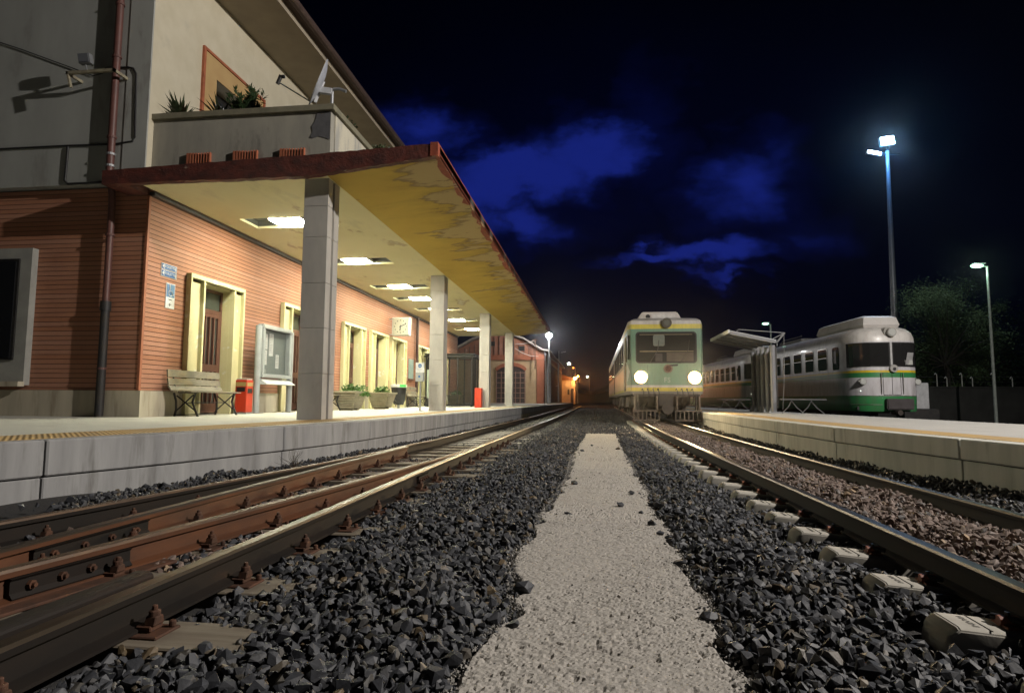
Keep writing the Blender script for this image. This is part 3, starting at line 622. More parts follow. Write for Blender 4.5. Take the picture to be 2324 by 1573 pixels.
MB().tube([(-7.08,7.52,5.32),(-7.11,7.52,5.42)],.012).obox((-7.115,7.52,5.49),(.093,0,.0),(0,.035,.0),(-.018,0,.075)).build('lamp_housing',M('flood_grey',(.20,.21,.22),rough=.5),f,bevel=.006)
MB().obox((-7.115,7.478,5.49),(.078,0,0),(0,.004,0),(-.014,0,.06)).build('lamp_glass',GLASS('flood_glass',(.16,.17,.19),.15),f)
# ---------------------------------------------------------------- canopy
CT=thing('platform_canopy','flat projecting canopy with flaking red edge and peeling yellow underside on four pillars','canopy',(-3.6,7.4,.44))
YB=28.2
# inner ceiling with recess holes built as strips
L_Y=[9.35,12.3,15.33,17.25,19.4,22.25,25.2]
yc=7.5; cb_=MB()
cb_.box(-6.2,-5.78,7.5,YB,3.66,3.70).box(-4.28,-3.47,7.5,YB,3.66,3.70)
for ly in L_Y+[None]:
    y1=ly-.04 if ly else YB
    cb_.box(-5.78,-4.28,yc,y1,3.66,3.70)
    if ly: yc=ly+.54
cb_.build('inner_ceiling',CEILI,CT)
for ly in L_Y: MB().box(-5.78,-4.28,ly-.04,ly+.54,3.79,3.80).box(-5.8,-5.78,ly-.04,ly+.54,3.702,3.79).box(-4.28,-4.26,ly-.04,ly+.54,3.702,3.79).box(-5.78,-4.28,ly-.06,ly-.04,3.702,3.79).box(-5.78,-4.28,ly+.54,ly+.56,3.702,3.79).build('light_recess',M('recess_grey',(.10,.10,.08),(.08,.08,.065),4,.9),CT)
MB().V([(-3.47,7.5,3.655),(-1.93,7.5,3.80),(-1.93,YB,3.80),(-3.47,YB,3.655),(-3.47,7.5,3.70),(-1.93,7.5,3.84),(-1.93,YB,3.84),(-3.47,YB,3.70)],[(0,1,2,3),(4,7,6,5),(0,4,5,1),(1,5,6,2),(2,6,7,3),(3,7,4,0)]).build('outer_ceiling',CEILO,CT)
MB().prism([(-6.4,3.81),(-3.47,3.81),(-1.93,3.855),(-1.93,3.95),(-6.4,3.84)],'y',7.5,YB).build('roof_slab',M('slab',(.12,.11,.10),(.08,.08,.075),4,.9),CT)
# fascia, front and side, uneven edge
def frag(a,bq,n,f):
    vs=[];fs=[]
    for i in range(n+1):
        t=i/n; x,y,z0,z1=f(t); r=random.uniform(-.006,.006); vs+=[(x,y,z0+r),(x,y,z1+random.uniform(-.005,.005))]
    return vs
def wavy_fascia(name,P0,P1,z0a,z0b,z1a,z1b,th,n,mat):
    P0=Vector(P0);P1=Vector(P1);d=(P1-P0).normalized();nn=Vector((-d.y,d.x))*th; vs=[];fs=[]
    for i in range(n+1):
        t=i/n;p=P0.lerp(P1,t);za=z0a+(z0b-z0a)*t+random.uniform(-.006,.006);zb=z1a+(z1b-z1a)*t+random.uniform(-.006,.006)
        vs+=[(p.x,p.y,za),(p.x,p.y,zb),(p.x+nn.x,p.y+nn.y,zb),(p.x+nn.x,p.y+nn.y,za)]
    for i in range(n):
        for k in range(4): fs.append((i*4+k,i*4+(k+1)%4,i*4+4+(k+1)%4,i*4+4+k))
    fs+=[(0,1,2,3),tuple(range(n*4,n*4+4))]
    return MB().V(vs,fs).build(name,mat,CT)
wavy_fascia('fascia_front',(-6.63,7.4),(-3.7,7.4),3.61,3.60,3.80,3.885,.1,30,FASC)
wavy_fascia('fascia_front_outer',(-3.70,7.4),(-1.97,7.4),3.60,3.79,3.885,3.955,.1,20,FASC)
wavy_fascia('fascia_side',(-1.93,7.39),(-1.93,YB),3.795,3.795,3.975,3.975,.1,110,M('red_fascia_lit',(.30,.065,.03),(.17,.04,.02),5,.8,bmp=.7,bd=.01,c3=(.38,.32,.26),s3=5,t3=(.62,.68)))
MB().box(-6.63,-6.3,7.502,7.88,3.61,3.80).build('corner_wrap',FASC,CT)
MB().box(-6.6,-2.0,7.42,7.6,3.888,3.90).build('edge_flashing',M('flashing',(.4,.42,.44),(.2,.2,.2),8,.6,.3),CT) if False else None
# pillars
STONEC=M('pillar_stone',(.46,.44,.40),(.36,.345,.32),2.2,.7,bmp=.12,stretch=(1,1,.4),c3=(.24,.20,.15),s3=1.8,t3=(.6,.8))
for i,yy_ in enumerate((7.66,14.2,20.7,26.9)):
    b=MB()
    for z0,z1 in ((.44,1.04),(1.044,1.64),(1.644,2.24),(2.244,2.86),(2.864,3.28),(3.284,3.66 if i else 3.66)):
        b.box(-3.83,-3.49,yy_,yy_+.14,z0,z1).box(-3.83,-3.49,yy_+.21,yy_+.36,z0,z1).box(-3.80,-3.53,yy_+.14,yy_+.21,z0,z1)
    b.build('pillar',STONEC,CT,bevel=.004)
# ceiling lights
CL=EM('light_panel',(1.,.97,.74),CEILL)
for i,ly in enumerate(L_Y):
    lab=['nearest square ceiling light of the canopy, partly hidden by the first pillar','second square ceiling light under the canopy','third square ceiling light under the canopy','fourth square ceiling light under the canopy','fifth ceiling light of the canopy, mostly hidden by the second pillar','sixth square ceiling light under the canopy, past the second pillar','farthest square ceiling light under the canopy'][i]
    l=thing('ceiling_light',lab,'ceiling light',(-5.03,ly+.22,3.66),group='recessed square lights under the canopy')
    MB().box(-5.31,-4.74,ly+.0,ly+.46,3.668,3.74).build('light_housing',WHITEP,l,bevel=.004)
    MB().box(-5.29,-4.76,ly+.02,ly+.44,3.652,3.6675).build('light_diffuser',CL,l)
    MB().tube([(-4.73,ly+.1,3.70),(-4.6,ly+.1,3.78)],.012).tube([(-5.32,ly+.35,3.70),(-5.45,ly+.35,3.78)],.012).build('mounting_arm',STEEL,l)
# ---------------------------------------------------------------- things on the wall and platform
Z0=.44+.002
BLUE=M('sign_blue',(.03,.13,.36),(.025,.11,.32),6,.4,bmp=0); SW=M('sign_white',(.72,.74,.74),rough=.4,bmp=0)
WX=-6.298
def wallpos(y,z,x=WX): return KX((x,y,z))
wx3=lambda y,z,s,mat,par,txt,o=.0: text(txt,s,.001,mat,par,facing(KX((-6.278+o,y,z)),(0,1,0),(0,0,1)))
t=thing('toilet_sign','pair of blue TOILETTE direction signs with arrows on the brick wall','sign',(-6.28,8.39,2.5))
for z0,z1,tx in ((2.61,2.70,'TOILETTE'),(2.505,2.602,'TOILETTE')):
    MB().box(WX,-6.288,8.21,8.55,z0,z1).build('sign_plate',SW,t); MB().box(-6.288,-6.283,8.222,8.538,z0+.008,z1-.008).build('sign_field',BLUE,t)
    wx3(8.385,(z0+z1)/2,.068,SW,t,tx)
    zc=(z0+z1)/2; MB().box(-6.283,-6.28,8.235,8.285,zc-.006,zc+.006).obox((-6.2815,8.247,zc+.012),(.0015,0,0),(0,.022,.018),(0,-.004,.006)).obox((-6.2815,8.247,zc-.012),(.0015,0,0),(0,.022,-.018),(0,.004,.006)).build('arrow',SW,t)
    MB().box(-6.283,-6.28,8.507,8.523,zc-.03,zc+.018).box(-6.283,-6.28,8.510,8.520,zc+.022,zc+.034).build('figure_symbol',SW,t)
t=thing('wheelchair_sign','white sign with blue wheelchair symbol and arrow, reading Toilette','sign',(-6.28,8.43,2.05))
MB().box(WX,-6.288,8.335,8.535,2.045,2.425).build('sign_plate',SW,t,bevel=.004); MB().box(-6.288,-6.284,8.35,8.52,2.215,2.41).build('sign_field',M('sign_blue_pale',(.12,.25,.45),rough=.4,bmp=0),t)
b=MB(); b.tube([(-6.28,8.408,2.385),(-6.28,8.412,2.33),(-6.28,8.415,2.305),(-6.28,8.455,2.305),(-6.28,8.475,2.25),(-6.28,8.495,2.256)],.007,6).cone((-6.283,8.405,2.395),(-6.278,8.405,2.395),.011,n=10)
b.tube([(-6.28,8.425+.042*math.cos(a),2.275+.045*math.sin(a)) for a in [R(q) for q in range(110,335,20)]],.006,6).build('wheelchair_symbol',SW,t)
BK=M('ink',(.03,.03,.03),rough=.6,bmp=0)
wx3(8.43,2.178,.032,BK,t,'Toilette',-.007)
MB().box(-6.286,-6.284,8.41,8.46,2.10,2.108).obox((-6.285,8.42,2.112),(.001,0,0),(0,.014,.014),(0,-.003,.003)).obox((-6.285,8.42,2.096),(.001,0,0),(0,.014,-.014),(0,.003,.003)).build('arrow',BK,t)
t=thing('notice_plaque','grey green framed notice plaque on the brick wall below the clock','plaque',(-6.27,20.8,1.3))
MB().box(WX,-6.27,20.62,21.15,1.42,2.1).build('plaque_board',M('plaque_grey',(.25,.32,.29),(.2,.27,.25),5,.5),t); MB().box(WX,-6.25,20.62,21.1,1.36,1.41).build('plaque_ledge',DOORB,t)
# benches
WOODB=M('bench_wood',(.26,.235,.175),(.15,.135,.10),5,.7,bmp=.3,stretch=(6,.5,1),c3=(.30,.23,.12),s3=3,t3=(.5,.7))
def bench(y0,label):
    t=thing('platform_bench',label,'bench',(-5.98,y0+.62,Z0),group='wooden benches against the station wall')
    L=1.28; X=-6.17
    back=[(0,.78),(-.01,.80),(-.012,.60)]
    sl=[((-.035,.86),(-.02,.72)),((-.02,.70),(.0,.575)),((.0,.56),(.06,.475)),((.07,.462),(.19,.455)),((.20,.455),(.33,.455)),((.34,.455),(.47,.450))]
    for (xa,za),(xb,zb) in sl:
        n=Vector((zb-za,0,-(xb-xa))).normalized()*.011; c=Vector((X+(xa+xb)/2*.8,y0+L/2,Z0-.46+.46+(za+zb)/2*.8)); hx=Vector(((xb-xa)*.4,0,(zb-za)*.4))
        MB().obox(c,hx,(0,L/2,0),n).build('slat',WOODB,t,bevel=.004)
    for yy in (y0+.14,y0+L-.14):
        b=MB(); q=lambda x,z:(X+x*.8,yy,Z0+z*.8)
        b.tube([q(-.04,.84),q(-.015,.62),q(.03,.50),q(.09,.445),q(.47,.435)],.012,6)
        b.tube([q(.03,.0),q(.06,.12),q(.05,.28),q(.0,.43)],.016,6).tube([q(.50,.0),q(.44,.12),q(.38,.26),q(.43,.42)],.016,6)
        b.tube([q(.06,.10),q(.40,.40)],.010,6).tube([q(.42,.12),q(.06,.38)],.010,6)
        b.build('leg_frame',BLACKM,t,smooth=True)
    MB().tube([(X+.19,y0+.14,Z0+.2),(X+.19,y0+L-.14,Z0+.2)],.008,6).tube([(X+.03,y0+.14,Z0+.02),(X+.03,y0+L-.14,Z0+.02)],.008,6).build('stretcher',BLACKM,t)
    return t
BN=bench(8.33,'weathered wooden bench with iron legs near the building corner')
BN2=dup(BN,loc=KX((-5.98,20.6,Z0)),label='slatted bench with iron legs farther along, below the grey plaque')
BN3=dup(BN,loc=KX((-5.98,13.15,Z0)),label='wooden bench mostly hidden behind the first pillar, by the first planter')
# red bins
REDP=M('red_paint',(.55,.045,.015),(.48,.04,.014),6,.4,bmp=.03)
t=thing('litter_bin','square red litter bin beside the first door','litter bin',(-6.02,10.10,Z0))
MB().box(-6.13,-5.92,9.99,10.19,Z0+.03,1.03).build('bin_body',REDP,t,bevel=.008)
MB().box(-6.12,-5.93,10.0,10.18,1.032,1.055).build('bin_lid',M('lid_pale',(.5,.45,.4),rough=.6),t,bevel=.006)
MB().box(-6.10,-5.95,9.984,9.989,.83,.90).box(-5.919,-5.916,10.02,10.16,.80,.88).build('bin_slot',BLACKM,t)
MB().box(-6.12,-5.93,9.985,9.9885,.92,.99).box(-5.9195,-5.916,10.0,10.17,.92,.985).build('gold_label',M('label_gold',(.45,.33,.12),rough=.5),t)
MB().box(-6.14,-5.91,9.98,10.20,Z0,Z0+.03).build('bin_foot',STEEL,t)
t=thing('red_box','plain red metal box standing against the third pillar','box',(-3.80,20.58,Z0))
MB().box(-3.93,-3.70,20.44,20.66,Z0,1.10).build('box_body',REDP,t,bevel=.006); MB().box(-3.92,-3.71,20.436,20.4395,.5,1.06).build('box_door',REDP,t)
# notice board
t=thing('notice_board','grey metal framed glass notice board with papers on two posts','notice board',(-5.95,10.95,Z0))
X=-5.95
for yy in (10.36,11.55): MB().cone((X,yy,Z0),(X,yy,2.02),.055,n=16).build('post',GREYP,t,smooth=True); MB().box(X-.09,X+.09,yy-.09,yy+.09,Z0,Z0+.012).build('base_plate',STEEL,t)
MB().box(X-.06,X+.06,10.42,11.49,1.98,2.06).box(X-.06,X+.06,10.42,11.49,1.09,1.16).box(X-.06,X+.06,10.42,10.50,1.16,1.98).box(X-.06,X+.06,11.41,11.49,1.16,1.98).build('board_frame',GREYP,t,bevel=.015,seg=2)
MB().box(X-.05,X-.03,10.50,11.41,1.16,1.98).build('back_panel',M('board_green',(.20,.23,.22),(.18,.21,.20),3,.6),t)
MB().box(X+.045,X+.05,10.50,11.41,1.16,1.98).build('glass_pane',GLASS('clear_glass',(.05,.05,.05),.03,.10),t)
for a,bq,c,dq in ((10.53,10.72,1.62,1.90),(10.53,10.71,1.33,1.60),(10.78,10.93,1.50,1.92),(11.03,11.15,1.28,1.54)):
    o=MB().box(X-.03,X-.026,a,bq,c,dq).build('paper_sheet',SW,t); k=MB()
    for i in range(int((dq-c)/.03)-1): k.box(X-.026,X-.0255,a+.015,bq-.015-random.random()*.05,dq-.03-i*.03,dq-.024-i*.03)
    k.build('print_lines',M('print_grey',(.3,.3,.3),bmp=0),o)
MB().box(X-.03,X-.026,10.53,10.70,1.17,1.25).build('paper_sheet',M('card_grey',(.4,.42,.4),bmp=0),t)
MB().prism([(X+.0,1.07),(X+.15,.98),(X+.15,.965),(X-.02,.965),(X-.02,1.07)],'y',10.42,11.49).build('lower_shelf',M('shelf_pale',(.6,.62,.62),rough=.4),t)
# clock
t=thing('station_clock','large square white station clock projecting from the wall above a door','clock',(-5.9,18.5,2.7))
MB().box(-6.18,-5.62,18.42,18.62,2.67,3.24).build('clock_case',M('clock_grey',(.55,.56,.54),rough=.4),t,bevel=.015)
MB().box(-6.15,-5.65,18.405,18.4195,2.70,3.21).build('clock_face',M('clock_face',(.34,.34,.27),(.32,.32,.25),4,.5,bmp=0),t)
MB().box(-6.3,-6.18,18.5,18.54,3.18,3.21).box(-6.3,-6.18,18.5,18.54,2.70,2.73).build('wall_bracket',STEEL,t)
b=MB(); cx,cz=-5.90,2.955
for k in range(12):
    a=R(30*k); b.cone((cx+.19*math.sin(a),18.404,cz+.19*math.cos(a)),(cx+.19*math.sin(a),18.400,cz+.19*math.cos(a)),.018,n=8)
b.build('hour_dots',M('dot_grey',(.05,.05,.04),bmp=0),t)
b=MB()
for a,l,w_ in ((R(186),.13,.016),(R(66),.20,.012)):
    dx,dz=math.sin(a),math.cos(a); b.obox((cx+dx*(l/2-.02),18.398,cz+dz*(l/2-.02)),(dx*(l/2+.02),0,dz*(l/2+.02)),(0,.002,0),(dz*w_,0,-dx*w_))
b.build('clock_hands',BK,t)
# planters
PLM=M('planter_stone',(.40,.36,.26),(.30,.27,.19),5,.9,bmp=.2)
def leafy(b,c,r,n,sz,hz=1.,up=.3):
    for _ in range(n):
        d=Vector((random.gauss(0,1),random.gauss(0,1),random.gauss(0,1)*hz)).normalized()*r*random.uniform(.35,1.05); p=Vector(c)+Vector((d.x,d.y,abs(d.z)*.9*hz if up else d.z))
        a=Vector((random.gauss(0,1),random.gauss(0,1),random.gauss(.3,.6))).normalized(); s=a.orthogonal().normalized(); s=Matrix.Rotation(random.uniform(0,6),3,a)@s; l=sz*random.uniform(.6,1.3)
        b.V([p,p+a*l*.5+s*l*.28,p+a*l,p+a*l*.5-s*l*.28],[(0,1,2,3)])
def planter(x,y,label,trail):
    t=thing('planter',label,'planter',(x,y,Z0),group='ribbed stone planters on the station platform'); prof=[(.17,.05)]
    b=MB(); rings=[]
    z=.05;k=0; secs=[]
    while z<.40:
        f=.20+.10*(z-.05)/.35; secs+=[(f,z),(f+.012,z+.012),(f+.012,z+.04),(f,z+.05)]; z+=.055
    secs+=[(.33,.41),(.33,.45),(.28,.45),(.26,.38),(0.001,.38)]
    vs=[]
    for r,z in secs: vs+=[(x+sx*r*.92,y+sy*r*1.25,Z0+z) for sx,sy in((-1,-1),(1,-1),(1,1),(-1,1))]
    m=len(secs); fs=[(i*4+k,i*4+(k+1)%4,i*4+4+(k+1)%4,i*4+4+k) for i in range(m-1) for k in range(4)]+[(0,1,2,3)]
    b.V(vs,fs).build('planter_tub',PLM,t,bevel=.003)
    MB().box(x-.15,x+.15,y-.2,y-.1,Z0,Z0+.05).box(x-.15,x+.15,y+.1,y+.2,Z0,Z0+.05).build('foot',PLM,t)
    b=MB(); leafy(b,(x,y,Z0+.40),.24,420,.07)
    if trail: leafy(b,(x+.34,y+.05,Z0+.34),.14,110,.07); leafy(b,(x+.1,y+.35,Z0+.47),.16,90,.08)
    b.build('foliage',LEAFG,t); return t
planter(-5.72,14.1,'ribbed stone planter with trailing green plant just past the first pillar',True)
planter(-5.72,16.35,'ribbed stone planter with compact green plant between two doors',False)
# modern bin
t=thing('litter_bin','white topped bin with black bag hanging on a grey post','litter bin',(-5.65,17.6,Z0))
MB().cone((-5.65,17.6,Z0),(-5.65,17.6,1.0),.04,n=12).box(-5.78,-5.52,17.5,17.7,Z0,Z0+.012).build('post',STEEL,t,smooth=False)
MB().lathe([(.22,1.05),(.24,1.06),(.24,1.13),(.22,1.14),(.001,1.145)],(-5.65,17.6,0),22).build('bin_ring',WHITEP,t)
MB().box(-5.56,-5.40,17.38,17.5,1.06,1.135).build('green_sticker',EM('green_sticker',(.1,.6,.15),.0),t)
b=MB(); b.lathe([(.215,1.05),(.21,.85),(.19,.70),(.17,.62),(.14,.56),(.05,.60),(.001,.60)],(-5.65,17.6,0),18)
for v in b.bm.verts: v.co+=Vector((random.uniform(-.012,.012),random.uniform(-.012,.012),random.uniform(-.02,.02) if v.co.z<.9 else 0))
b.build('bin_bag',M('bag_black',(.02,.02,.022),rough=.35,bmp=.3),t,smooth=False)
# ticket validator
t=thing('ticket_validator','grey ticket stamping box with white sign on a thin post','ticket machine',(-3.95,13.9,Z0))
MB().cone((-3.95,13.9,Z0),(-3.95,13.9,1.2),.018,n=10).box(-4.03,-3.87,13.82,13.98,Z0,Z0+.01).build('post',STEEL,t)
MB().box(-4.05,-3.87,13.83,13.96,1.12,1.33).build('machine_case',GREYP,t,bevel=.008)
MB().cone((-3.96,13.829,1.235),(-3.96,13.826,1.235),.026,n=14).build('round_button',BLUE,t)
MB().box(-4.065,-3.865,13.89,13.91,1.335,1.56).build('sign_panel',SW,t)
MB().cone((-3.965,13.889,1.485),(-3.965,13.886,1.485),.045,n=20).build('round_logo',BLUE,t); MB().obox((-3.965,13.885,1.478),(.032,0,-.004),(0,.001,0),(.0,0,.006)).build('logo_stripe',SW,t)
text('CONVALIDATE',.026,.0005,M('ink_grey',(.35,.35,.37),bmp=0),t,facing(KX((-3.965,13.887,1.405)),(1,0,0),(0,0,1))); text('IL BIGLIETTO',.026,.0005,MC['ink_grey'],t,facing(KX((-3.965,13.887,1.372)),(1,0,0),(0,0,1)))
# sloping display behind second pillar
t=thing('display_kiosk','tilted black display stand with pale side behind the second pillar','kiosk',(-5.0,21.3,Z0))
MB().obox((-5.33,20.9,1.28),(.10,0,-.0),(0,.03,.0),(.12,0,-.46) if False else (-.13,0,.46)).build('display_panel',BLACKM,t,bevel=.01)
MB().V([(-5.72,20.95,.75),(-5.33,20.95,.75),(-5.53,20.95,1.74),(-5.72,20.95,1.74),(-5.72,21.2,.75),(-5.33,21.2,.75),(-5.53,21.2,1.74),(-5.72,21.2,1.74)],[(0,1,2,3),(4,7,6,5),(0,4,5,1),(1,5,6,2),(2,6,7,3),(3,7,4,0)]).build('side_panel',M('kiosk_pale',(.35,.42,.33),rough=.5),t)
MB().box(-5.72,-5.25,20.9,21.25,.62,.74).box(-5.30,-5.22,20.95,21.05,Z0,.62).box(-5.72,-5.64,20.95,21.05,Z0,.62).build('stand_frame',BLACKM,t)
MB().box(-5.34,-5.16,20.8,20.88,.55,.68).build('white_case',WHITEP,t,bevel=.006)
MB().cone((-5.38,20.84,1.3),(-5.3,20.84,1.28),.03,n=8).build('grip',STEEL,t)
# glass kiosk
t=thing('glass_kiosk','glazed black framed waiting kiosk under the far end of the canopy','kiosk',(-5.2,23,Z0))
b=MB(); xs=(-6.15,-5.55,-4.95,-4.42); zt=2.28
for x in xs: b.box(x-.02,x+.02,22.38,22.42,Z0+.06,zt)
for x in (-6.15,-4.42):
    for y in (22.7,22.95,23.2,23.6): b.box(x-.02,x+.02,y-.02,y+.02,Z0+.06,zt)
for x in (-5.55,-4.95): b.box(x-.02,x+.02,23.58,23.62,Z0+.06,zt)
b.box(-6.2,-4.36,22.34,22.39,Z0+.03,Z0+.08).box(-6.2,-4.36,23.6,23.66,Z0+.03,Z0+.08).box(-4.45,-4.39,22.39,23.6,Z0+.03,Z0+.08)
for x in (-6.15,-4.42): b.box(x-.03,x+.03,22.37,22.43,Z0,Z0+.05); b.box(x-.03,x+.03,23.57,23.63,Z0,Z0+.05)
b.build('kiosk_frame',BLACKM,t); MB().box(-6.22,-4.34,22.32,23.68,zt,zt+.06).box(-6.22,-4.34,22.32,23.68,zt+.10,zt+.13).build('kiosk_roof',BLACKM,t)
G1=GLASS('kiosk_glass',(.04,.04,.042),.04,.35)
for x0,x1 in ((-6.13,-5.57),(-5.53,-4.97),(-4.93,-4.44)): MB().box(x0,x1,22.395,22.405,Z0+.08,zt).build('glass_pane',G1,t)
MB().box(-4.425,-4.415,22.42,23.58,Z0+.08,zt).build('glass_pane',G1,t)
planter(-5.5,24.6,'ribbed stone planter seen through the glass kiosk',False)
# ---------------------------------------------------------------- balcony things
t=thing('satellite_dish','white satellite dish seen edge-on, on the balcony parapet corner','satellite dish',(-3.62,7.96,4.8))
MB().tube([(-3.62,7.96,4.8),(-3.62,7.96,5.02),(-3.60,7.96,5.06),(-3.52,7.96,5.06),(-3.42,7.97,5.02)],.022,10).build('mast_tube',STEEL,t,smooth=True)
b=MB(); n=24; c=Vector((-3.82,7.96,5.17)); up=Vector((.37,-.0,.93)).normalized(); nr=Vector((-.76,-.50,.28)); nr=(nr-up*nr.dot(up)).normalized(); sd=nr.cross(up).normalized()
vs=[c+nr*(-.04)]; fs=[]
for k,(rr,dd) in enumerate(((.12,-.035),(.22,-.018),(.34,.02))):
    for j in range(n): a=2*PI*j/n; vs.append(c+up*rr*math.cos(a)+sd*rr*.95*math.sin(a)+nr*dd)
for j in range(n):
    fs.append((0,1+j,1+(j+1)%n))
    for k in (0,1): fs.append((1+k*n+j,1+k*n+(j+1)%n,1+(k+1)*n+(j+1)%n,1+(k+1)*n+j))
m_=len(vs); vs+=[v-nr*.014 for v in vs]; fs+=[tuple(q+m_ for q in f) for f in fs]; fs+=[(1+2*n+j,1+2*n+(j+1)%n,m_+1+2*n+(j+1)%n,m_+1+2*n+j) for j in range(n)]
b.V(vs,fs).build('dish',M('dish_white',(.50,.52,.56),rough=.35),t,smooth=True)
MB().obox(c-nr*.05-up*.12,(nr.x*.02,nr.y*.02,nr.z*.02),tuple(sd*.03),tuple(up*.16)).obox((-3.72,7.96,5.04),(.10,0,-.02),(0,.035,0),(.01,0,.04)).build('dish_bracket',M('bracket_white',(.6,.61,.62),rough=.4),t)
tip=Vector((-4.38,7.90,5.24)); MB().tube([c-up*.30+nr*.0,tip-up*.06],.010,6).build('feed_arm',STEEL,t); MB().cone(tip-up*.09,tip+up*.04,.028,n=12).cone(tip+up*.02,tip+up*.02+Vector((.06,0,.0)),.026,n=12).build('receiver_head',BLACKM,t)
def spiky(x,y,z,r,n,lab):
    b=MB()
    for i in range(n):
        a=random.uniform(0,6.28);e=random.uniform(.35,1.3); d=Vector((math.cos(a)*math.cos(e),math.sin(a)*math.cos(e),math.sin(e))); s=d.cross(Vector((0,0,1))).normalized()*.012*r/.3; p=Vector((x,y,z)); l=r*random.uniform(.7,1.1); k=Vector((0,0,-.12*l))
        b.V([p-s,p+s,p+d*l*.5+s*1.1,p+d*l*.5-s*1.1,p+d*l+k],[(0,1,2,3),(3,2,4)])
    t=thing('potted_plant',lab,'plant',(x,y,4.5)); b.build('foliage',LEAFG2,t); MB().lathe([(.001,4.50),(.09,4.50),(.12,4.73),(.13,4.74),(.13,4.79),(.10,4.79),(.001,4.77)],(x,y,0),14).build('pot',TERRA,t)
LEAFG2=M('leaf_spike',(.07,.10,.045),(.04,.06,.025),20,.5,bmp=0)
spiky(-6.17,8.3,4.86,.50,46,'spiky agave plant at the left end of the balcony')
spiky(-5.55,8.32,4.88,.42,30,'smaller spiky plant in front of the balcony window')
t=thing('oleander_bush','dark bushy oleander in the middle of the balcony','plant',(-4.85,8.3,4.2)); b=MB()
for st in range(34):
    a=random.uniform(0,6.28); r=random.uniform(.05,.30); top=Vector((-5.12+math.cos(a)*r*1.1,8.3+math.sin(a)*r,5.02+random.uniform(.0,.42)*(1-r*1.6)))
    for k in range(26):
        f=random.uniform(.45,1); p=Vector((-5.12,8.3,4.7)).lerp(top,f); d=Vector((random.gauss(0,.8),random.gauss(0,.8),random.uniform(.2,1.1))).normalized(); s=d.orthogonal().normalized()*.011; l=.10
        b.V([p,p+d*l*.5+s,p+d*l,p+d*l*.5-s],[(0,1,2,3)])
b.build('foliage',LEAFD,t); MB().lathe([(.001,4.35),(.12,4.35),(.17,4.7),(.001,4.68)],(-5.12,8.3,0),14).tube([(-5.12,8.3,4.68),(-5.10,8.3,5.2)],.015).build('pot',TERRA,t)
for x,y,s,l in ((-3.66,9.9,.8,'small terracotta flower pot behind the larger one on the parapet'),(-3.64,10.2,1.25,'larger terracotta flower pot with dry plant on the side parapet'),(-3.64,12.3,1.1,'terracotta pot with straggly plant farther along the side parapet')):
    t=thing('flower_pot',l,'flower pot',(x,y,4.80),group='terracotta pots on the side parapet')
    MB().lathe([(.001,4.80),(.06*s,4.80),(.085*s,4.80+.15*s),(.10*s,4.80+.155*s),(.10*s,4.80+.20*s),(.08*s,4.80+.20*s),(.001,4.80+.17*s)],(x,y,0),16).build('pot',TERRA,t,smooth=True)
    b=MB(); leafy(b,(x,y,4.80+.2*s),.13*s,110,.05); b.build('foliage',LEAFG2,t)
b=MB(); leafy(b,(-3.68,13.6,4.82),.35,260,.08); leafy(b,(-3.68,8.7,4.82),.16,60,.06)
b.build('parapet_greenery',LEAFG2,label='low scrubby greenery spilling over the side parapet',cat='plant')
# ---------------------------------------------------------------- goods shed, far buildings
SHW=M('shed_wall',(.42,.30,.17),(.36,.25,.14),2,.85,bmp=.2,c3=(.30,.22,.14),s3=1.4); SHR=M('shed_red',(.30,.10,.05),(.24,.08,.04),2,.85)
t=thing('goods_shed','old gabled goods shed with arched doorway and glazed doors beyond the station','building',(-6.9,45,.44))
MB().prism([(-10.4,.4),(-3.45,.4),(-3.45,3.85),(-10.4,3.85)],'y',45.1,70).build('wall',SHW,t)
MB().prism([(-10.4,3.85),(-3.45,3.85),(-3.45,4.2),(-5.0,5.05),(-6.9,5.62),(-8.8,5.05),(-10.4,4.2)],'y',45.08,70).build('gable',M('gable_boards',(.30,.13,.08),(.24,.10,.06),3,.85,stretch=(1,1,1)),t)
for i in range(18): MB().box(-10.2+.37*i,-10.17+.37*i,45.03,45.08,4.0,4.2+max(0,(3.3-abs(-10.2+.37*i+6.9))*.38)).build('gable_batten',DARKP,t)
b=MB()
rp=[(-10.9,4.02),(-8.8,5.15),(-6.9,5.73),(-5.0,5.15),(-3.6,4.30),(-3.1,4.24)]
b.prism(rp+[(x,z+.12) for x,z in rp[::-1]],'y',44.7,70.3).build('roof',M('roof_pale',(.32,.28,.24),(.22,.19,.16),3,.8),t)
MB().box(-10.41,-3.42,45.0,45.078,3.62,4.0).box(-4.05,-3.42,45.0,45.09,.4,3.6).build('red_band',SHR,t)
arc=[(-5.96+1.26*math.cos(R(a)),2.72+.72*math.sin(R(a))) for a in range(20,161,10)]; arc2=[(-5.96+1.10*math.cos(R(a)),2.62+.55*math.sin(R(a))) for a in range(160,19,-10)]
MB().prism(arc+arc2,'y',45.0,45.09).build('door_arch',SHR,t)
dr=MB().prism([(-7.05,.42),(-4.88,.42),(-4.88,2.80)]+arc2[::-1][1:-1]+[(-7.05,2.80)],'y',45.05,45.095).build('door',M('shed_door_glass',(.06,.04,.035),(.04,.03,.03),4,.3),t)
b=MB(); 
for i in range(7): b.box(-7.05+.352*i,-7.0+.352*i,45.01,45.045,.42,2.78)
for i in range(7): b.box(-7.05,-4.88,45.0,45.04,.45+.37*i,.49+.37*i)
b.build('door_bars',M('bar_pink',(.34,.20,.15),rough=.6),dr)
for x0,x1,z0,z1 in ((-7.5,-7.17,4.67,5.0),(-5.35,-4.95,4.3,4.64)): MB().box(x0,x1,45.02,45.075,z0,z1).build('vent',BLACKM,t)
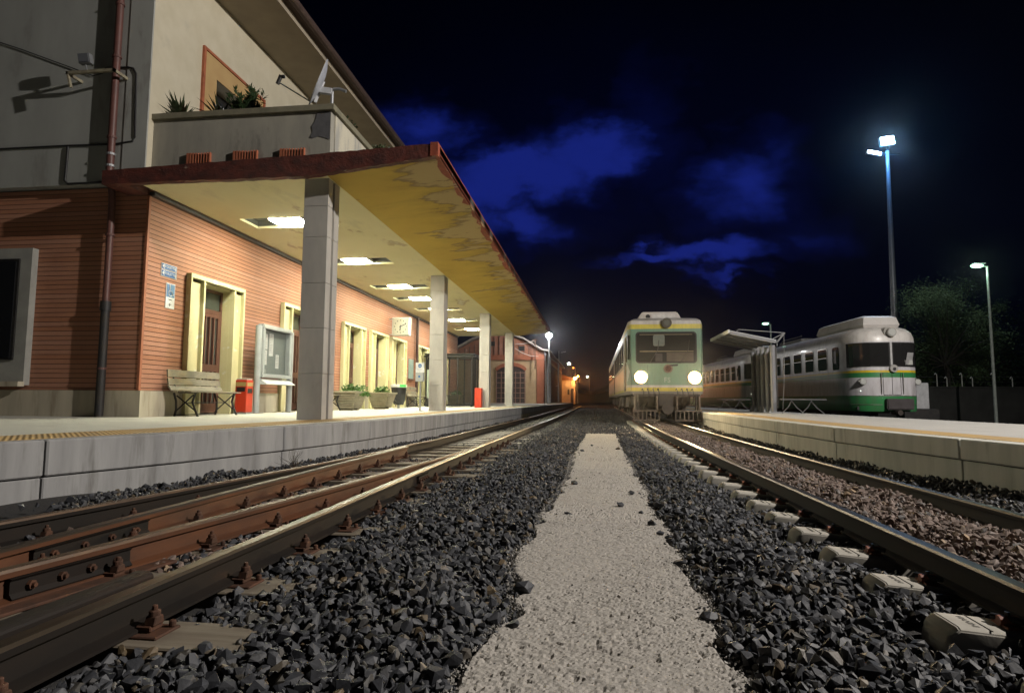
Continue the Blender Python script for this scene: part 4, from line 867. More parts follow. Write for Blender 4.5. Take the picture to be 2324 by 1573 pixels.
MB().box(-3.50,-3.40,45.0,45.06,.4,4.2).cone((-3.38,46.5,.5),(-3.38,46.5,4.1),.05).cone((-3.38,50,.5),(-3.38,50,4.1),.05).build('drain_pipe',STEEL,t)
MB().box(-3.44,-3.41,47,69,.5,3.6).build('side_cladding',M('clad_grey',(.12,.115,.11),(.05,.05,.05),3,.8,stretch=(1,4,.1)),t)
t=thing('wall_bracket_pole','rusty insulator bracket pole carrying pale cables in front of the shed gable','pole',(-4.13,44.5,2.9))
MB().cone((-4.13,44.6,2.93),(-4.13,44.6,5.15),.035).box(-4.35,-3.95,44.55,44.62,5.03,5.08).box(-4.15,-4.11,44.6,45.1,3.2,3.25).box(-4.15,-4.11,44.6,45.1,4.0,4.05).build('bracket',RUST,t)
MB().tube([(-5.6,44.6,4.75),(-5.1,44.6,4.76),(-4.6,44.6,4.86),(-4.13,44.6,5.06)],.02).tube([(-5.6,44.6,4.45),(-5.1,44.6,4.12),(-4.5,44.6,3.90),(-3.9,44.6,3.85)],.02).build('cable',M('cable_pale',(.5,.45,.4),bmp=0),t)
t=thing('lamp_post','tall thin lamp post with dazzling white globe at the canopy end','lamp post',(-3.05,43.5,.44))
MB().cone((-3.05,43.5,.44),(-3.05,43.5,5.1),.06,.04,n=12).cone((-3.05,43.5,.44),(-3.05,43.5,.9),.09,n=12).build('post',STEEL,t)
bm_=MB(); bmesh.ops.create_icosphere(bm_.bm,subdivisions=3,radius=.20,matrix=Matrix.Translation((-3.05,43.5,5.25))); bm_.build('lamp_globe',EM('globe_white',(.95,.97,1),130),t,smooth=True)
# far sodium-lit house
t=thing('trackside_house','small plain house glowing orange under a sodium lamp beside the far track','building',(-3.4,80,.3))
MB().box(-7,-2.15,80,92,.2,3.3).build('wall',M('house_wall',(.45,.38,.28),(.38,.32,.24),2,.9),t)
MB().prism([(-7.3,3.3),(-1.9,3.3),(-4.6,4.2)],'y',79.7,92).build('roof',M('house_roof',(.12,.06,.04),rough=.9),t)
MB().box(-2.75,-2.45,79.96,80,.3,2.2).build('door',BLACKM,t); MB().box(-3.2,-2.95,79.96,80,1.4,2.1).build('window',BLACKM,t)
def icolamp(c,r,mat,nm,par):
    q=MB(); bmesh.ops.create_icosphere(q.bm,subdivisions=2,radius=r,matrix=Matrix.Translation(c)); return q.build(nm,mat,par,smooth=True)
SODM=EM('sodium',(1,.22,.03),140); SODN=EM('sodium_core',(1,.55,.2),400)
t=thing('sodium_lamp','bright orange sodium lamp on a bracket pole by the far house','street lamp',(-2.3,79.4,.3),group='small lamps down the far track')
MB().cone((-2.4,79.3,.3),(-2.4,79.3,3.6),.04).cone((-2.4,79.3,3.55),(-2.2,79.3,3.5),.03).build('post',STEEL,t); icolamp((-2.19,79.3,3.47),.13,SODN,'lamp_head',t)
t=thing('sodium_lamp','smaller orange lamp just right of the bright sodium lamp','street lamp',(-1.9,84,.3),group='small lamps down the far track')
MB().cone((-2.0,84,.3),(-2.0,84,3.95),.04).build('post',STEEL,t); icolamp((-1.95,84,3.9),.10,SODM,'lamp_head',t)
for x,y,z,l,cc,s in ((-3.02,80,5.38,'pale greenish street lamp left of the orange lamps, above the shed end','lampgreen',.16),(-.66,80,3.73,'tiny pale green lamp right of the orange lamps','lampgreen',.09),(-2.46,80,4.87,'dim orange street lamp high above the bright one','sod_dim',.10)):
    mt=EM('lampgreen',(.75,1,.75),60) if cc=='lampgreen' else EM('sod_dim',(1,.3,.05),5)
    t=thing('street_lamp',l,'street lamp',(x,y,.3),group='small lamps down the far track'); MB().cone((x+.25,y,.2),(x+.25,y,z),.04).cone((x+.25,y,z),(x,y,z+.02),.03).build('post',BLACKM,t); icolamp((x,y,z-.02),s,mt,'lamp_head',t)
for x,y,z,h,l in ((-3.35,62,3.0,5.6,'pole with a small flat signal arm behind the goods shed'),(-3.2,58,2.6,4.6,'shorter grey pole beside the goods shed side')):
    t=thing('signal_pole',l,'pole',(x,y,.3)); MB().cone((x,y,.3),(x,y,h),.045).build('post',STEEL,t); MB().obox((x+.45,y,h-.1) if h>5 else (x-.2,y,2.0),(.25,0,.05),(0,.1,0),(0,0,.03)).build('arm',STEEL,t)
XF=ID
# ================================================================ trains
def plan_front(half,L,pts_):
    """closed plan polygon; pts_ = right half nose profile [(x,y)...] from centre outwards"""
    r=[(x,y) for x,y in pts_]+[(half,L)]; l=[(-x,y) for x,y in r[::-1]]
    return l+[p for p in r if p[0]>0]
def inset(poly,d):
    n=len(poly);out=[]
    for i in range(n):
        a,b,c=Vector(poly[i-1]),Vector(poly[i]),Vector(poly[(i+1)%n]); e1=(b-a).normalized();e2=(c-b).normalized()
        n1=Vector((-e1.y,e1.x));n2=Vector((-e2.y,e2.x)); m=(n1+n2); k=m.length; m=m/k if k>1e-6 else n1; q=b+m*d/max(.4,m.dot(n1)); out.append((q.x,q.y))
    return out
def loft(poly,levels):
    b=MB();vs=[];n=len(poly)
    for z,d in levels: vs+=[(x,y,z) for x,y in (inset(poly,d) if d else poly)]
    fs=[(i*n+k,i*n+(k+1)%n,(i+1)*n+(k+1)%n,(i+1)*n+k) for i in range(len(levels)-1) for k in range(n)]+[tuple(range(n)),tuple(range((len(levels)-1)*n,len(levels)*n))]
    return b.V(vs,fs)
def strip_on(pth,z0,z1,out,th=.01):   # band following plan points, pushed outward (to the right of travel)
    b=MB();vs=[];P_=[Vector(p) for p in pth]
    for i,p in enumerate(P_):
        d=(P_[min(i+1,len(P_)-1)]-P_[max(i-1,0)]).normalized(); nn=Vector((d.y,-d.x)); a=p+nn*out;c=p+nn*(out+th)
        vs+=[(a.x,a.y,z0),(c.x,c.y,z0),(c.x,c.y,z1),(a.x,a.y,z1)]
    fs=[(i*4+k,i*4+(k+1)%4,i*4+4+(k+1)%4,i*4+4+k) for i in range(len(P_)-1) for k in range(4)]+[(0,1,2,3),tuple(range(len(vs)-4,len(vs)))]
    return b.V(vs,fs)
def livery(name,stops,rough=.35,dirt=(.09,.07,.055),yfade=None):
    m,nt,b=newmat(name); v=coord(nt); s=N(nt,'SeparateXYZ'); nt.links.new(v,s.inputs[0])
    z=mth(nt,'DIVIDE',s.outputs[2],4.); c=ramp(nt,z,[(q/4,col) for q,col in stops],'CONSTANT')
    mp=N(nt,'Mapping'); mp.inputs['Scale'].default_value=(2,2,.5); nt.links.new(v,mp.inputs[0]); n=noise(nt,mp.outputs[0],2.2,7,.65)
    low=ramp(nt,s.outputs[2],[(.35,.55),(1.3,.0)]) 
    c=mixc(nt,mth(nt,'MULTIPLY',ramp(nt,n,[(.42,0),(.75,1)]),.45),c,dirt)
    nt.links.new(c,b.inputs['Base Color']); b.inputs['Roughness'].default_value=rough; b.inputs['Coat Weight'].default_value=.2; bump(nt,b,n,.03,.01); return m
def disc(b,c,r,th=.03,n=24): return b.cone(c,(c[0],c[1]-th,c[2]),r,n=n)
GL=GLASS('train_glass',(.018,.018,.018),.06); GLC=GLASS('screen_glass',(.03,.03,.03),.04,.28)
RUB=M('rubber_black',(.012,.012,.012),rough=.6,bmp=0); UNDER=M('underframe',(.05,.038,.03),(.03,.025,.022),8,.8,bmp=.4)
LENS=GLASS('unlit_lens',(.45,.46,.44),.08); CHROME=M('chrome_ring',(.45,.44,.41),rough=.3,metal=.8,bmp=0)
# ---- arriving railcar
AX,AY=2.46,21.25
A=thing('green_railcar','green and yellow railcar arriving on the right track with both headlights lit','train',(AX,AY,0),rotz=R(-.35),local=True)
half=1.27; noseA=[(0,0),(1.17,0),(1.27,.42)]; LA=31
PA=plan_front(half,LA,noseA)
PA=[(-1.27,LA),(-1.27,.42),(-1.17,0),(0,0),(1.17,0),(1.27,.42),(1.27,LA)]
GRN=(.125,.235,.16);YEL=(.55,.46,.07);WHT=(.50,.48,.45);GRY=(.18,.17,.16)
LIVA=livery('green_livery',[(0,GRY),(1.02,YEL),(1.15,(.42,.42,.4)),(1.22,GRN),(3.14,YEL),(3.29,WHT)])
LIVS=livery('cream_livery',[(0,GRY),(1.02,YEL),(1.12,(.50,.36,.24)),(1.95,(.33,.30,.2)),(3.14,(.45,.45,.42))])
loft(PA,[(.92,.03),(1.02,0),(3.3,0),(3.42,.03),(3.5,.16),(3.55,.42),(3.57,.8)]).build('car_body',LIVA,A,smooth=True)
# windscreen with rubber frame and cab behind glass
b=MB()
def rrect(x0,x1,z0,z1,r,n=5):
    p=[]
    for cx_,cz_,a0 in ((x1-r,z1-r,0),(x0+r,z1-r,90),(x0+r,z0+r,180),(x1-r,z0+r,270)):
        for k in range(n+1): a=R(a0+90*k/n); p.append((cx_+r*math.cos(a),cz_+r*math.sin(a)))
    return p
MB().prism(rrect(-1.005,1.015,1.97,3.04,.12),'y',-.012,-.003).build('windscreen_frame',RUB,A)
ws=MB().prism(rrect(-.96,.97,2.01,3.0,.10),'y',-.020,-.0125).build('windscreen',GL,A)
MB().box(-.87,.87,-.026,-.021,2.93,2.955).box(-.87,.9,-.026,-.021,2.36,2.385).build('inner_rail',M('rail_brass',(.16,.14,.08),rough=.6,bmp=0),ws)
MB().prism(rrect(-.42,-.04,2.55,2.93,.06),'y',-.024,-.0205).build('sun_blind',M('blind_grey',(.13,.15,.13),rough=.8,bmp=0),ws)
MB().box(.02,.90,-.023,-.0205,2.03,2.33).build('cab_desk',M('desk_brown',(.05,.04,.03),rough=.8,bmp=0),ws)
MB().box(-.35,-.12,-.0235,-.0205,2.03,2.3).build('driver_seat',RUB,ws)
for s,x0 in ((1,-.55),(1,.45)): MB().tube([(x0,-.03,1.96),(x0+.28,-.035,2.42),(x0+.32,-.035,2.75)],.012,5).build('wiper',RUB,A)
MB().box(-1.16,-1.155,-.006,.0,1.05,3.28).box(1.155,1.16,-.006,0,1.05,3.28).box(-.62,-.615,-.006,0,1.23,1.93).box(.68,.685,-.006,0,1.23,1.93).build('panel_seams',RUB,A)
# lamps
def headl(x,z,lit=None):
    o=disc(MB(),(x,-.0,z),.23,.05).build('headlight',M('lamp_ring',(.2,.18,.14),rough=.4),A)
    disc(MB(),(x,-.051,z),.215,.015).build('headlight_glare_ring',EM('glare_warm',(1,.58,.25),3.5),o); disc(MB(),(x,-.067,z),.155,.02).build('headlight_lens',EM('headlamp',(1,.80,.48),260),o)  # wide glowing ring added around the lens, imitates the glare of the lamp
headl(-.84,1.50);headl(.92,1.485); HEADL.extend([(AX-.84,AY,1.5),(AX+.92,AY,1.485)])
o=disc(MB(),(.03,0,3.33),.17,.10).build('top_lamp',M('lamp_dark',(.07,.06,.04),rough=.4),A); disc(MB(),(.03,-.10,3.33),.10,.012).build('top_lamp_lens',M('lens_dark',(.14,.14,.12),rough=.25),o)
o=disc(MB(),(.06,0,1.79),.15,.05).build('horn_cover',M('horn_brown',(.13,.10,.07),rough=.6),A); disc(MB(),(.06,-.05,1.79),.10,.02).build('horn_grille',RUST,o)
MB().obox((.24,-.03,1.90),(.14,0,.01),(0,.02,0),(0,0,.03)).build('horn_hood',BLACKM,A)
FSM=M('letter_grey',(.35,.42,.36),rough=.5,bmp=0)
text('FS',.24,.006,FSM,A,facing((.03,-.012,1.40),(1,0,0),(0,0,1)))
# front skirt, couplers, cowcatchers, hoses
MB().box(-1.1,1.1,-.02,.25,.84,.94).box(-.28,.22,-.14,0,.55,.95).build('buffer_beam',UNDER,A,bevel=.01)
MB().cone((-.02,-.5,.46),(-.02,0,.46),.13,n=16).cone((-.02,-.52,.46),(-.02,-.45,.46),.19,n=16).build('coupler',UNDER,A)
for s in (-1,1):
    q=MB(); x0=s*.68-.44;x1=s*.68+.42
    q.box(x0,x1,-.32,-.28,.36,.40).box(x0,x1,-.34,-.29,.05,.09)
    for k in range(7): q.box(x0+(x1-x0-.03)*k/6,x0+(x1-x0-.03)*k/6+.03,-.33,-.29,.09,.36)
    q.box(x0+.05,x0+.09,-.3,.3,.4,.86).box(x1-.09,x1-.05,-.3,.3,.4,.86).build('cowcatcher',M('cow_steel',(.16,.12,.09),(.1,.08,.06),8,.6,.2),A)
    for k in range(4):
        x=s*(.30+.17*k); MB().tube([(x,-.02,1.08),(x+.02,-.13,1.12),(x+.04,-.2,.95),(x+.02,-.18,.66),(x-.05,-.05,.55)],.018,6).build('brake_hose',RUB,A,smooth=True)
    MB().box(s*.95-.03,s*.95+.03,-.2,.02,.42,.94).box(s*1.02-.02,s*1.02+.02,-.1,.5,.3,.9).build('step_frame',UNDER,A)
q=MB().box(-.95,.95,1.2,LA-1,.55,.9)
for k in range(6): q.box(-1.05,1.05,4+k*4.4,6.4+k*4.4,.45,.88)
q.build('underframe',UNDER,A)
for by in (2.2,4.2,12.2,14.2,17.5,19.5,27,29):
    q=MB()
    for s in (-1,1): q.cone((s*.47,by,.40),(s*.60,by,.40),.40,n=24); q.cone((s*.62,by,.4),(s*.85,by,.4),.12,n=10); q.box(min(s*.66,s*.8),max(s*.66,s*.8),by-.9,by+.9,.34,.6)
    q.cone((-.6,by,.4),(.6,by,.4),.07).build('wheelset',UNDER,A)
# side panels
MB().box(-1.285,-1.268,1.2,LA-.2,1.13,1.93).build('side_panel_lower',M('side_cream',(.50,.36,.22),(.42,.30,.19),2,.45,bmp=.03),A)
MB().box(-1.283,-1.268,1.2,LA-.2,1.96,3.02).build('side_panel_upper',M('side_olive',(.26,.22,.13),(.2,.17,.1),2,.45,bmp=.03),A)
for k in range(13):
    y0=2.6+k*2.15; o=MB().box(-1.30,-1.284,y0,y0+1.45,2.05,2.92).build('side_window',RUB,A); MB().box(-1.305,-1.3005,y0+.05,y0+1.40,2.10,2.87).build('pane',GL,o)
for y0 in (1.35,14.4): MB().box(-1.31,-1.272,y0,y0+1.0,1.05,2.98).build('side_door',M('door_dk',(.14,.12,.09),rough=.5),A)
MB().V([(-1.275,.45,1.05),(-1.178,.04,1.05),(-1.178,.04,1.6),(-1.275,.42,2.0),(-1.275,.42,1.95)],[(0,1,2,3)]).build('corner_panel',M('corner_white',(.5,.52,.48),rough=.5),A)
MB().obox((-1.228,.22,2.52),(.035,.155,0),(.012,-.003,0),(0,0,.42)).build('corner_window',GL,A,bevel=.01)
MB().box(-1.275,-1.268,.5,1.1,2.05,2.95).build('cab_window',GL,A)
MB().tube([(-1.33,.6,2.0),(-1.36,.6,2.3),(-1.33,.6,2.9)],.012).tube([(-1.33,1.2,1.2),(-1.36,1.2,2.1)],.012).build('grab_rail',CHROME,A)
q=loft([(-.88,.7),(.60,.7),(.72,4.4),(-1.0,4.4)][::-1] if False else [(-.88,.7),(.66,.7),(.66,4.2),(-.98,4.2)],[(3.5,0),(3.72,.10),(3.84,.17)]); q.build('air_conditioner',M('roof_white',(.52,.49,.45),(.44,.41,.38),4,.6),A,bevel=.03,seg=2)
o=MB().box(-.40,.42,.745,.78,3.60,3.74).build('cooling_grille',M('grille_pale',(.6,.58,.55),rough=.5),A); MB().cone((-.52,.78,3.66),(-.52,.75,3.66),.08,n=10).build('dark_vent',BLACKM,A)
# ---- parked railcars
WGR=(.54,.53,.55); G2=(.03,.21,.065)
def parked(name,label,x,y,rot,L,first):
    T=thing(name,label,'train',(x,y,0),rotz=rot,local=True)
    nose=[(0,0),(.35,.02),(.65,.09),(.88,.23),(1.03,.45),(1.13,.75),(1.19,1.15),(1.2,1.6)]
    PB=plan_front(1.2,L,nose)
    LIVB=livery('grey_green_livery',[(0,(.05,.05,.05)),(.38,G2),(.93,WGR),(1.55,G2),(1.72,(.62,.45,.02)),(1.80,WGR),(2.82,(.62,.60,.57))],.38)
    loft(PB,[(.39,.04),(.44,.01),(.9,0),(2.80,0),(2.98,.02),(3.14,.08),(3.27,.22),(3.34,.42),(3.37,.7)]).build('car_body',LIVB,T,smooth=True)
    full=[(-a,b_) for a,b_ in nose[::-1]]+nose[1:]
    # windscreens
    seg=lambda a,b_:[p for p in full if a<=p[0]<=b_]
    def part(x0,x1):
        out=[];n=16
        for k in range(n+1):
            xx=x0+(x1-x0)*k/n; yv=float(np.interp(abs(xx),[q[0] for q in nose],[q[1] for q in nose])); out.append((xx,yv))
        return out
    for x0,x1 in ((-1.135,-.04),(.04,1.135)):
        o=strip_on(part(x0,x1),1.93,2.78,.003,.010).build('windscreen_seal',RUB,T); strip_on(part(x0+.035,x1-.035),1.97,2.745,.0135,.006).build('windscreen',GL,o)
    strip_on(part(-.03,.03),1.95,2.78,.003,.02).build('centre_pillar',M('pillar_pale',(.5,.5,.5),rough=.4),T)
    def fy(xx): return float(np.interp(abs(xx),[q[0] for q in nose],[q[1] for q in nose]))
    if first:
        MB().box(.22,.72,fy(.5)-.028,fy(.5)-.02,2.0,2.16).build('destination_board',M('board_pale',(.40,.41,.38),rough=.6),T)
        MB().obox((.62,-.0+.03,2.22),(.12,.035,0),(0,.003,0),(.04,0,.2)).build('cab_paper',M('paper_dim',(.30,.30,.30),rough=.8),T)
    for xx in (-.90,.98):
        yv=fy(xx); o=MB().cone((xx*.99,yv+.02,1.42),(xx,yv-.14,1.42),.115,n=22).build('headlight',CHROME,T,smooth=True); MB().cone((xx,yv-.141,1.42),(xx,yv-.15,1.42),.092,n=22).build('headlight_lens',LENS,o)
    o=MB().cone((.02,.3,3.12),(.02,-.10,3.12),.15,n=24).cone((-.08,.4,3.14),(-.03,.05,3.14),.17,n=20).build('top_lamp',M('lamp_grey',(.33,.32,.29),rough=.5),T,smooth=True); MB().cone((.02,-.101,3.12),(.02,-.115,3.12),.12,n=22).build('top_lamp_lens',LENS,o)
    o=MB().cone((.04,.0,1.87),(.04,-.09,1.87),.13,n=20).build('horn',M('horn_grey',(.36,.35,.33),rough=.5),T,smooth=True); MB().cone((.05,-.09,1.85),(.05,-.10,1.85),.055,n=12).build('horn_mouth',RUB,o)
    MB().box(-.32,.30,-.016,0,.97,1.72).build('gangway_door',M('gang_grey',(.36,.36,.37),(.33,.33,.34),3,.4,bmp=0),T) if False else None
    q=MB()
    for xx in (-.29,.0,.29): q.box(xx-.006,xx+.006,fy(xx)-.012,fy(xx)+.01,.97,1.72)
    q.box(-.29,.29,-.012,.01,.965,.975).build('door_seams',RUB,T)
    q=MB()
    for xx in (-.36,.36): q.tube([(xx,fy(xx)-.03,1.0),(xx,fy(xx)-.05,1.72)],.012)
    q.build('grab_rail',CHROME,T)
    strip_on(part(-1.1,-.34),.62,.635,.0,.012).build('skirt_trim',CHROME,T); strip_on(part(.5,1.1),.62,.635,.0,.012).build('skirt_trim',CHROME,T)
    strip_on(part(-1.13,1.13),.925,.94,.0,.012).build('waist_trim',CHROME,T)
    MB().box(-.27,.62,-.16,.06,.46,.83).build('coupler_box',M('coupler_dark',(.05,.042,.045),(.035,.03,.03),5,.7),T,bevel=.03,seg=2); MB().cone((.1,-.25,.36),(.1,.2,.36),.09,n=12).build('coupler',UNDER,T)
    MB().cone((-.93,fy(-.93)-.02,1.10),(-.93,fy(-.93)-.03,1.10),.022,n=10).build('marker_light',EM('marker_white',(.8,.9,.8),1.2),T)
    MB().box(-1.02,-.82,.36,.40,.43,.56).build('step_recess',RUB,T)
    for x0,x1 in ((-.75,-.35),(.95,.55)): MB().tube([(x0,fy(x0)-.03,1.95),((x0+x1)/2,fy((x0+x1)/2)-.03,2.25),(x1,fy(x1)-.03,2.5)],.011,5).build('wiper',RUB,T)
    # side windows
    for k in range(int((L-3)/1.25)):
        y0=2.2+k*1.25; o=MB().prism([(p[0],p[1]) for p in rrect(y0,y0+.86,1.88,2.74,.10)],'x',-1.213,-1.203).build('side_window',CHROME,T)
        MB().prism(rrect(y0+.03,y0+.83,1.91,2.71,.08),'x',-1.219,-1.2135).build('pane',GL,o); MB().box(-1.226,-1.2195,y0+.03,y0+.83,2.36,2.385).build('window_bar',CHROME,o)
    MB().prism(rrect(1.25,1.75,1.88,2.72,.10),'x',-1.212,-1.195).build('cab_side_window',GL,T)
    MB().tube([(-1.25,1.2,2.7),(-1.36,1.15,2.6),(-1.36,1.15,2.2),(-1.28,1.2,1.95)],.012).box(-1.42,-1.36,1.1,1.2,2.1,2.55).build('wing_mirror',RUB,T)
    q=loft([(-.62,.55),(.62,.55),(.72,.95),(.72,4.3),(-.72,4.3),(-.72,.95)],[(3.30,.08),(3.45,0),(3.72,.08),(3.79,.22)]); q.build('roof_cooler',M('cooler_white',(.50,.48,.46),(.44,.42,.40),3,.55,bmp=.03),T,smooth=True)
    MB().box(-.5,.5,6.5,9.2,3.36,3.55).tube([(-.6,6.2,3.62),(-.6,8.5,3.62),(-.6,9.0,3.4)],.02).build('roof_box',M('roof_dk',(.1,.1,.1),rough=.7),T)
    q=MB().box(-.9,.9,2,L-1,.3,.6)
    for by in (2.6,4.6,L-4,L-2):
        for s in (-1,1): q.cone((s*.47,by,.38),(s*.6,by,.38),.38,n=20)
    q.build('underframe',UNDER,T)
    return T
parked('grey_railcar','grey and green railcar with rounded front parked unlit beyond the right platform',10.22,22.75,.055,10.6,True)
parked('grey_railcar','second grey railcar parked behind the shelter, catching orange reflections',9.55,35.0,.055,22,False)
b=MB()
for x0 in (7.75,8.8): b.sweep(RPROF,[(x0+1.45,-4),(x0+.72,15),(x0+.3,23),(x0-1.2,50)])
t=thing('rail','pair of dark rails under the parked railcars','rail',(9,10,-.14)); 
for v in b.bm.verts: v.co.x+=.6
b.build('rail_body',RAILD,t)
# ================================================================ right platform furniture
SH=thing('platform_shelter','tall grey steel shelter with slatted posts and sloping roof facing the track','shelter',(5.9,21.6,.35))
SHM=M('shelter_grey',(.24,.245,.26),(.2,.205,.22),4,.45,bmp=.04)
for i,(x,y,w_) in enumerate(((5.70,20.55,.085),(5.72,21.25,.08),(5.74,21.9,.08),(5.78,22.6,.075),(5.8,23.4,.07))):
    q=MB(); q.cone((x,y,.36),(x,y,2.50),w_ ,n=20); q.build('post',SHM,SH,smooth=True)
    MB().box(x-.17,x+.17,y-.11,y+.11,.351,.372).prism([(x-.16,.372),(x-.06,.372),(x-.06,.62)],'y',y-.01,y+.01).build('base_plate',STEEL,SH)
MB().box(5.86,5.875,20.7,23.4,.5,2.45).build('back_panel',M('panel_smoke',(.10,.10,.105),rough=.3),SH)
q=MB()
for k in range(6): q.cone((5.68,20.6+.52*k,1.25),(5.68,20.9+.52*k,1.25),.012)
q.build('cross_rail',SHM,SH)
def slab(x0,z0,x1,z1,y0,y1,th): return [(x0,z0),(x1,z1),(x1,z1+th),(x0,z0+th)]
MB().prism(slab(4.38,2.93,5.80,2.62,20.5,23.6,.05),'y',20.45,23.5).build('roof_sheet',M('roof_metal',(.30,.31,.32),(.24,.25,.26),4,.4,.3),SH)
q=MB()
for k in range(5): yk=20.47+.73*k; q.prism([(4.40,2.86),(5.78,2.56),(5.78,2.618),(4.40,2.922)],'y',yk,yk+.05)
q.build('roof_rib',SHM,SH)
q=MB().box(4.33,4.375,20.45,21.4,2.90,3.0).box(4.33,4.375,21.5,22.4,2.90,3.0).box(4.33,4.375,22.5,23.5,2.90,3.0).build('roof_edge_trim',WHITEP,SH)
q=MB()
for y in (20.6,23.3):
    q.tube([(5.62,y,2.66),(5.86,y,2.60),(5.86,y,2.48)],.022).tube([(5.86,y,2.60),(6.10,y,2.90)],.03).tube([(6.10,y,2.90),(4.70,y,3.02),(4.62,y,2.96)],.012).tube([(6.10,y,2.90),(5.72,y,2.70)],.015).tube([(6.08,y,2.88),(6.06,y,1.6),(5.98,y,.45)],.008)
q.build('tie_rods',STEEL,SH)
def pbench(x,y,label,rot=0):
    t=thing('slatted_bench',label,'bench',(x,y,.35),group='steel slat benches on the right platform',rotz=rot,local=True)
    for s in (-.28,.28):
        b=MB()
        for k in range(6):
            o=.018*k-.05
            b.tube([(s-.32,o,.0),(s-.13,o,.20),(s-.03,o,.40)],.006,5).tube([(s+.32,o,.0),(s+.13,o,.16),(s-.04,o,.38)],.006,5)
        b.build('leg',SHM,t)
    b=MB()
    for k in range(34):
        xx=-.62+.0375*k; b.tube([(xx,-.25,.415),(xx,-.15,.44),(xx,.2,.44),(xx,.26,.42)],.007,5)
    b.tube([(-.62,-.2,.425),(.64,-.2,.425)],.008,5).tube([(-.62,.2,.425),(.64,.2,.425)],.008,5).build('slatted_seat',SHM,t); return t
b1=pbench(6.42,20.1,'steel slat bench right of the shelter posts on the far platform',R(-8)); b2=dup(b1,loc=(5.55,25.6,.35),label='steel slat bench left of the shelter posts, nearer the arriving train')
# floodlight mast and street lamps
M1=thing('floodlight_mast','very tall tapering floodlight mast with blue-white lamps above the parked railcar','mast',(18.25,40,-.4))
MB().cone((18.25,40,-.4),(18.30,40,16.3),.24,.10,n=16).build('pole',M('mast_grey',(.42,.43,.46),(.36,.37,.4),4,.4,.4,bmp=.03),M1,smooth=True)
MB().box(17.3,19.0,39.95,40.05,16.05,16.12).cone((18.35,40,16.1),(18.35,40,16.6),.06).build('head_frame',BLACKM,M1)
BL=EM('blue_flood',(.40,.72,1.),160)
MB().obox((18.2,39.8,16.85),(.42,0,.05),(0,.12,0),(-.03,0,.27)).build('flood_housing',STEEL,M1); MB().obox((18.2,39.66,16.84),(.36,0,.04),(0,.01,0),(-.03,0,.24)).build('flood_lens',BL,M1)
MB().obox((17.42,39.8,16.12),(.42,0,-.10),(0,.1,0),(.02,0,.10)).build('flood_housing',STEEL,M1); MB().obox((17.42,39.68,16.11),(.38,0,-.09),(0,.01,0),(.02,0,.09)).build('flood_lens',EM('white_flood',(.85,.93,1),25),M1)
def slamp(x,y,h,label,hd,arm,z0=-.4):
    t=thing('street_lamp',label,'street lamp',(x,y,z0),group='street lamps with pale green heads')
    MB().cone((x,y,z0),(x,y,h),.07,.045,n=10).tube([(x,y,h-.02),(x-arm*.5,y,h+.06),(x-arm,y,h+.04)],.03,6).build('post',M('post_green_grey',(.30,.34,.31),rough=.5),t)
    q=MB(); bmesh.ops.create_uvsphere(q.bm,u_segments=14,v_segments=8,radius=1,matrix=Matrix.Translation((x-arm,y,h+.03))@Matrix.Diagonal((hd,hd*.5,hd*.33,1))); q.build('lamp_head',EM('lamp_mint',(.42,1,.62),5),t,smooth=True)
    MB().obox((x-arm*.8,y,h+.03+hd*.36),(hd*.9,0,0),(0,hd*.45,0),(0,0,.03)).build('lamp_hood',STEEL,t,bevel=.02)
slamp(17.7,30,6.85,'pale green street lamp at the far right beside the tree',.27,.42); slamp(11.03,40,5.5,'small pale green street lamp rising behind the shelter roof',.20,.30)
# trees
def tree(x,y,zb,h,rx,rz,n,seed,label,sz=.12,mat=None):
    rs=random.Random(seed); t=thing('deciduous_tree',label,'tree',(x,y,zb)); cz=zb+h*.54
    clumps=[]
    tb=MB(); tb.tube([(x,y,zb),(x+.1,y,zb+h*.2),(x-.05,y,zb+h*.4)],[.2,.15,.11],8)
    for k in range(60):
        a=rs.uniform(0,6.28); e=rs.uniform(-1.1,1.45); r=rs.uniform(.02,1.)**.55
        c=Vector((x+rx*r*math.cos(a)*math.cos(e),y+rx*r*math.sin(a)*math.cos(e),cz+rz*r*math.sin(e))); clumps.append((c,rs.uniform(.18,.5)*rx/2.6))
        m=Vector((x,y,zb+h*.4)).lerp(c,.5)+Vector((0,0,.2)); tb.tube([(x-.05,y,zb+h*.38),m,c],[.06,.035,.012],5)
    tb.build('trunk',M('bark',(.035,.03,.025),rough=.9,bmp=.4),t)
    b=MB()
    for c,r in clumps:
        for _ in range(n//60):
            p=c+Vector((rs.gauss(0,r),rs.gauss(0,r),rs.gauss(0,r*.8))); a=Vector((rs.gauss(0,1),rs.gauss(0,1),rs.gauss(0,1))).normalized(); s=a.orthogonal().normalized(); l=sz*rs.uniform(.6,1.4)
            b.V([p,p+a*l*.5+s*l*.3,p+a*l,p+a*l*.5-s*l*.3],[(0,1,2,3)])
    b.build('crown',mat or M('leaf_tree',(.055,.085,.03),(.03,.045,.018),3,.8,bmp=0),t)
tree(20.0,38,-.4,8.6,3.1,3.5,42000,5,'broad olive green tree behind the parked railcar, lit by the mast',.085)
tree(25.5,44,-.4,8.0,3.6,3.2,7000,8,'dark tree at the right edge beyond the street lamp',.16,LEAFD)
tree(16.0,60,-.4,6.5,3.4,2.6,5000,12,'dark tree far behind the shelter and parked railcars',.2,LEAFD)
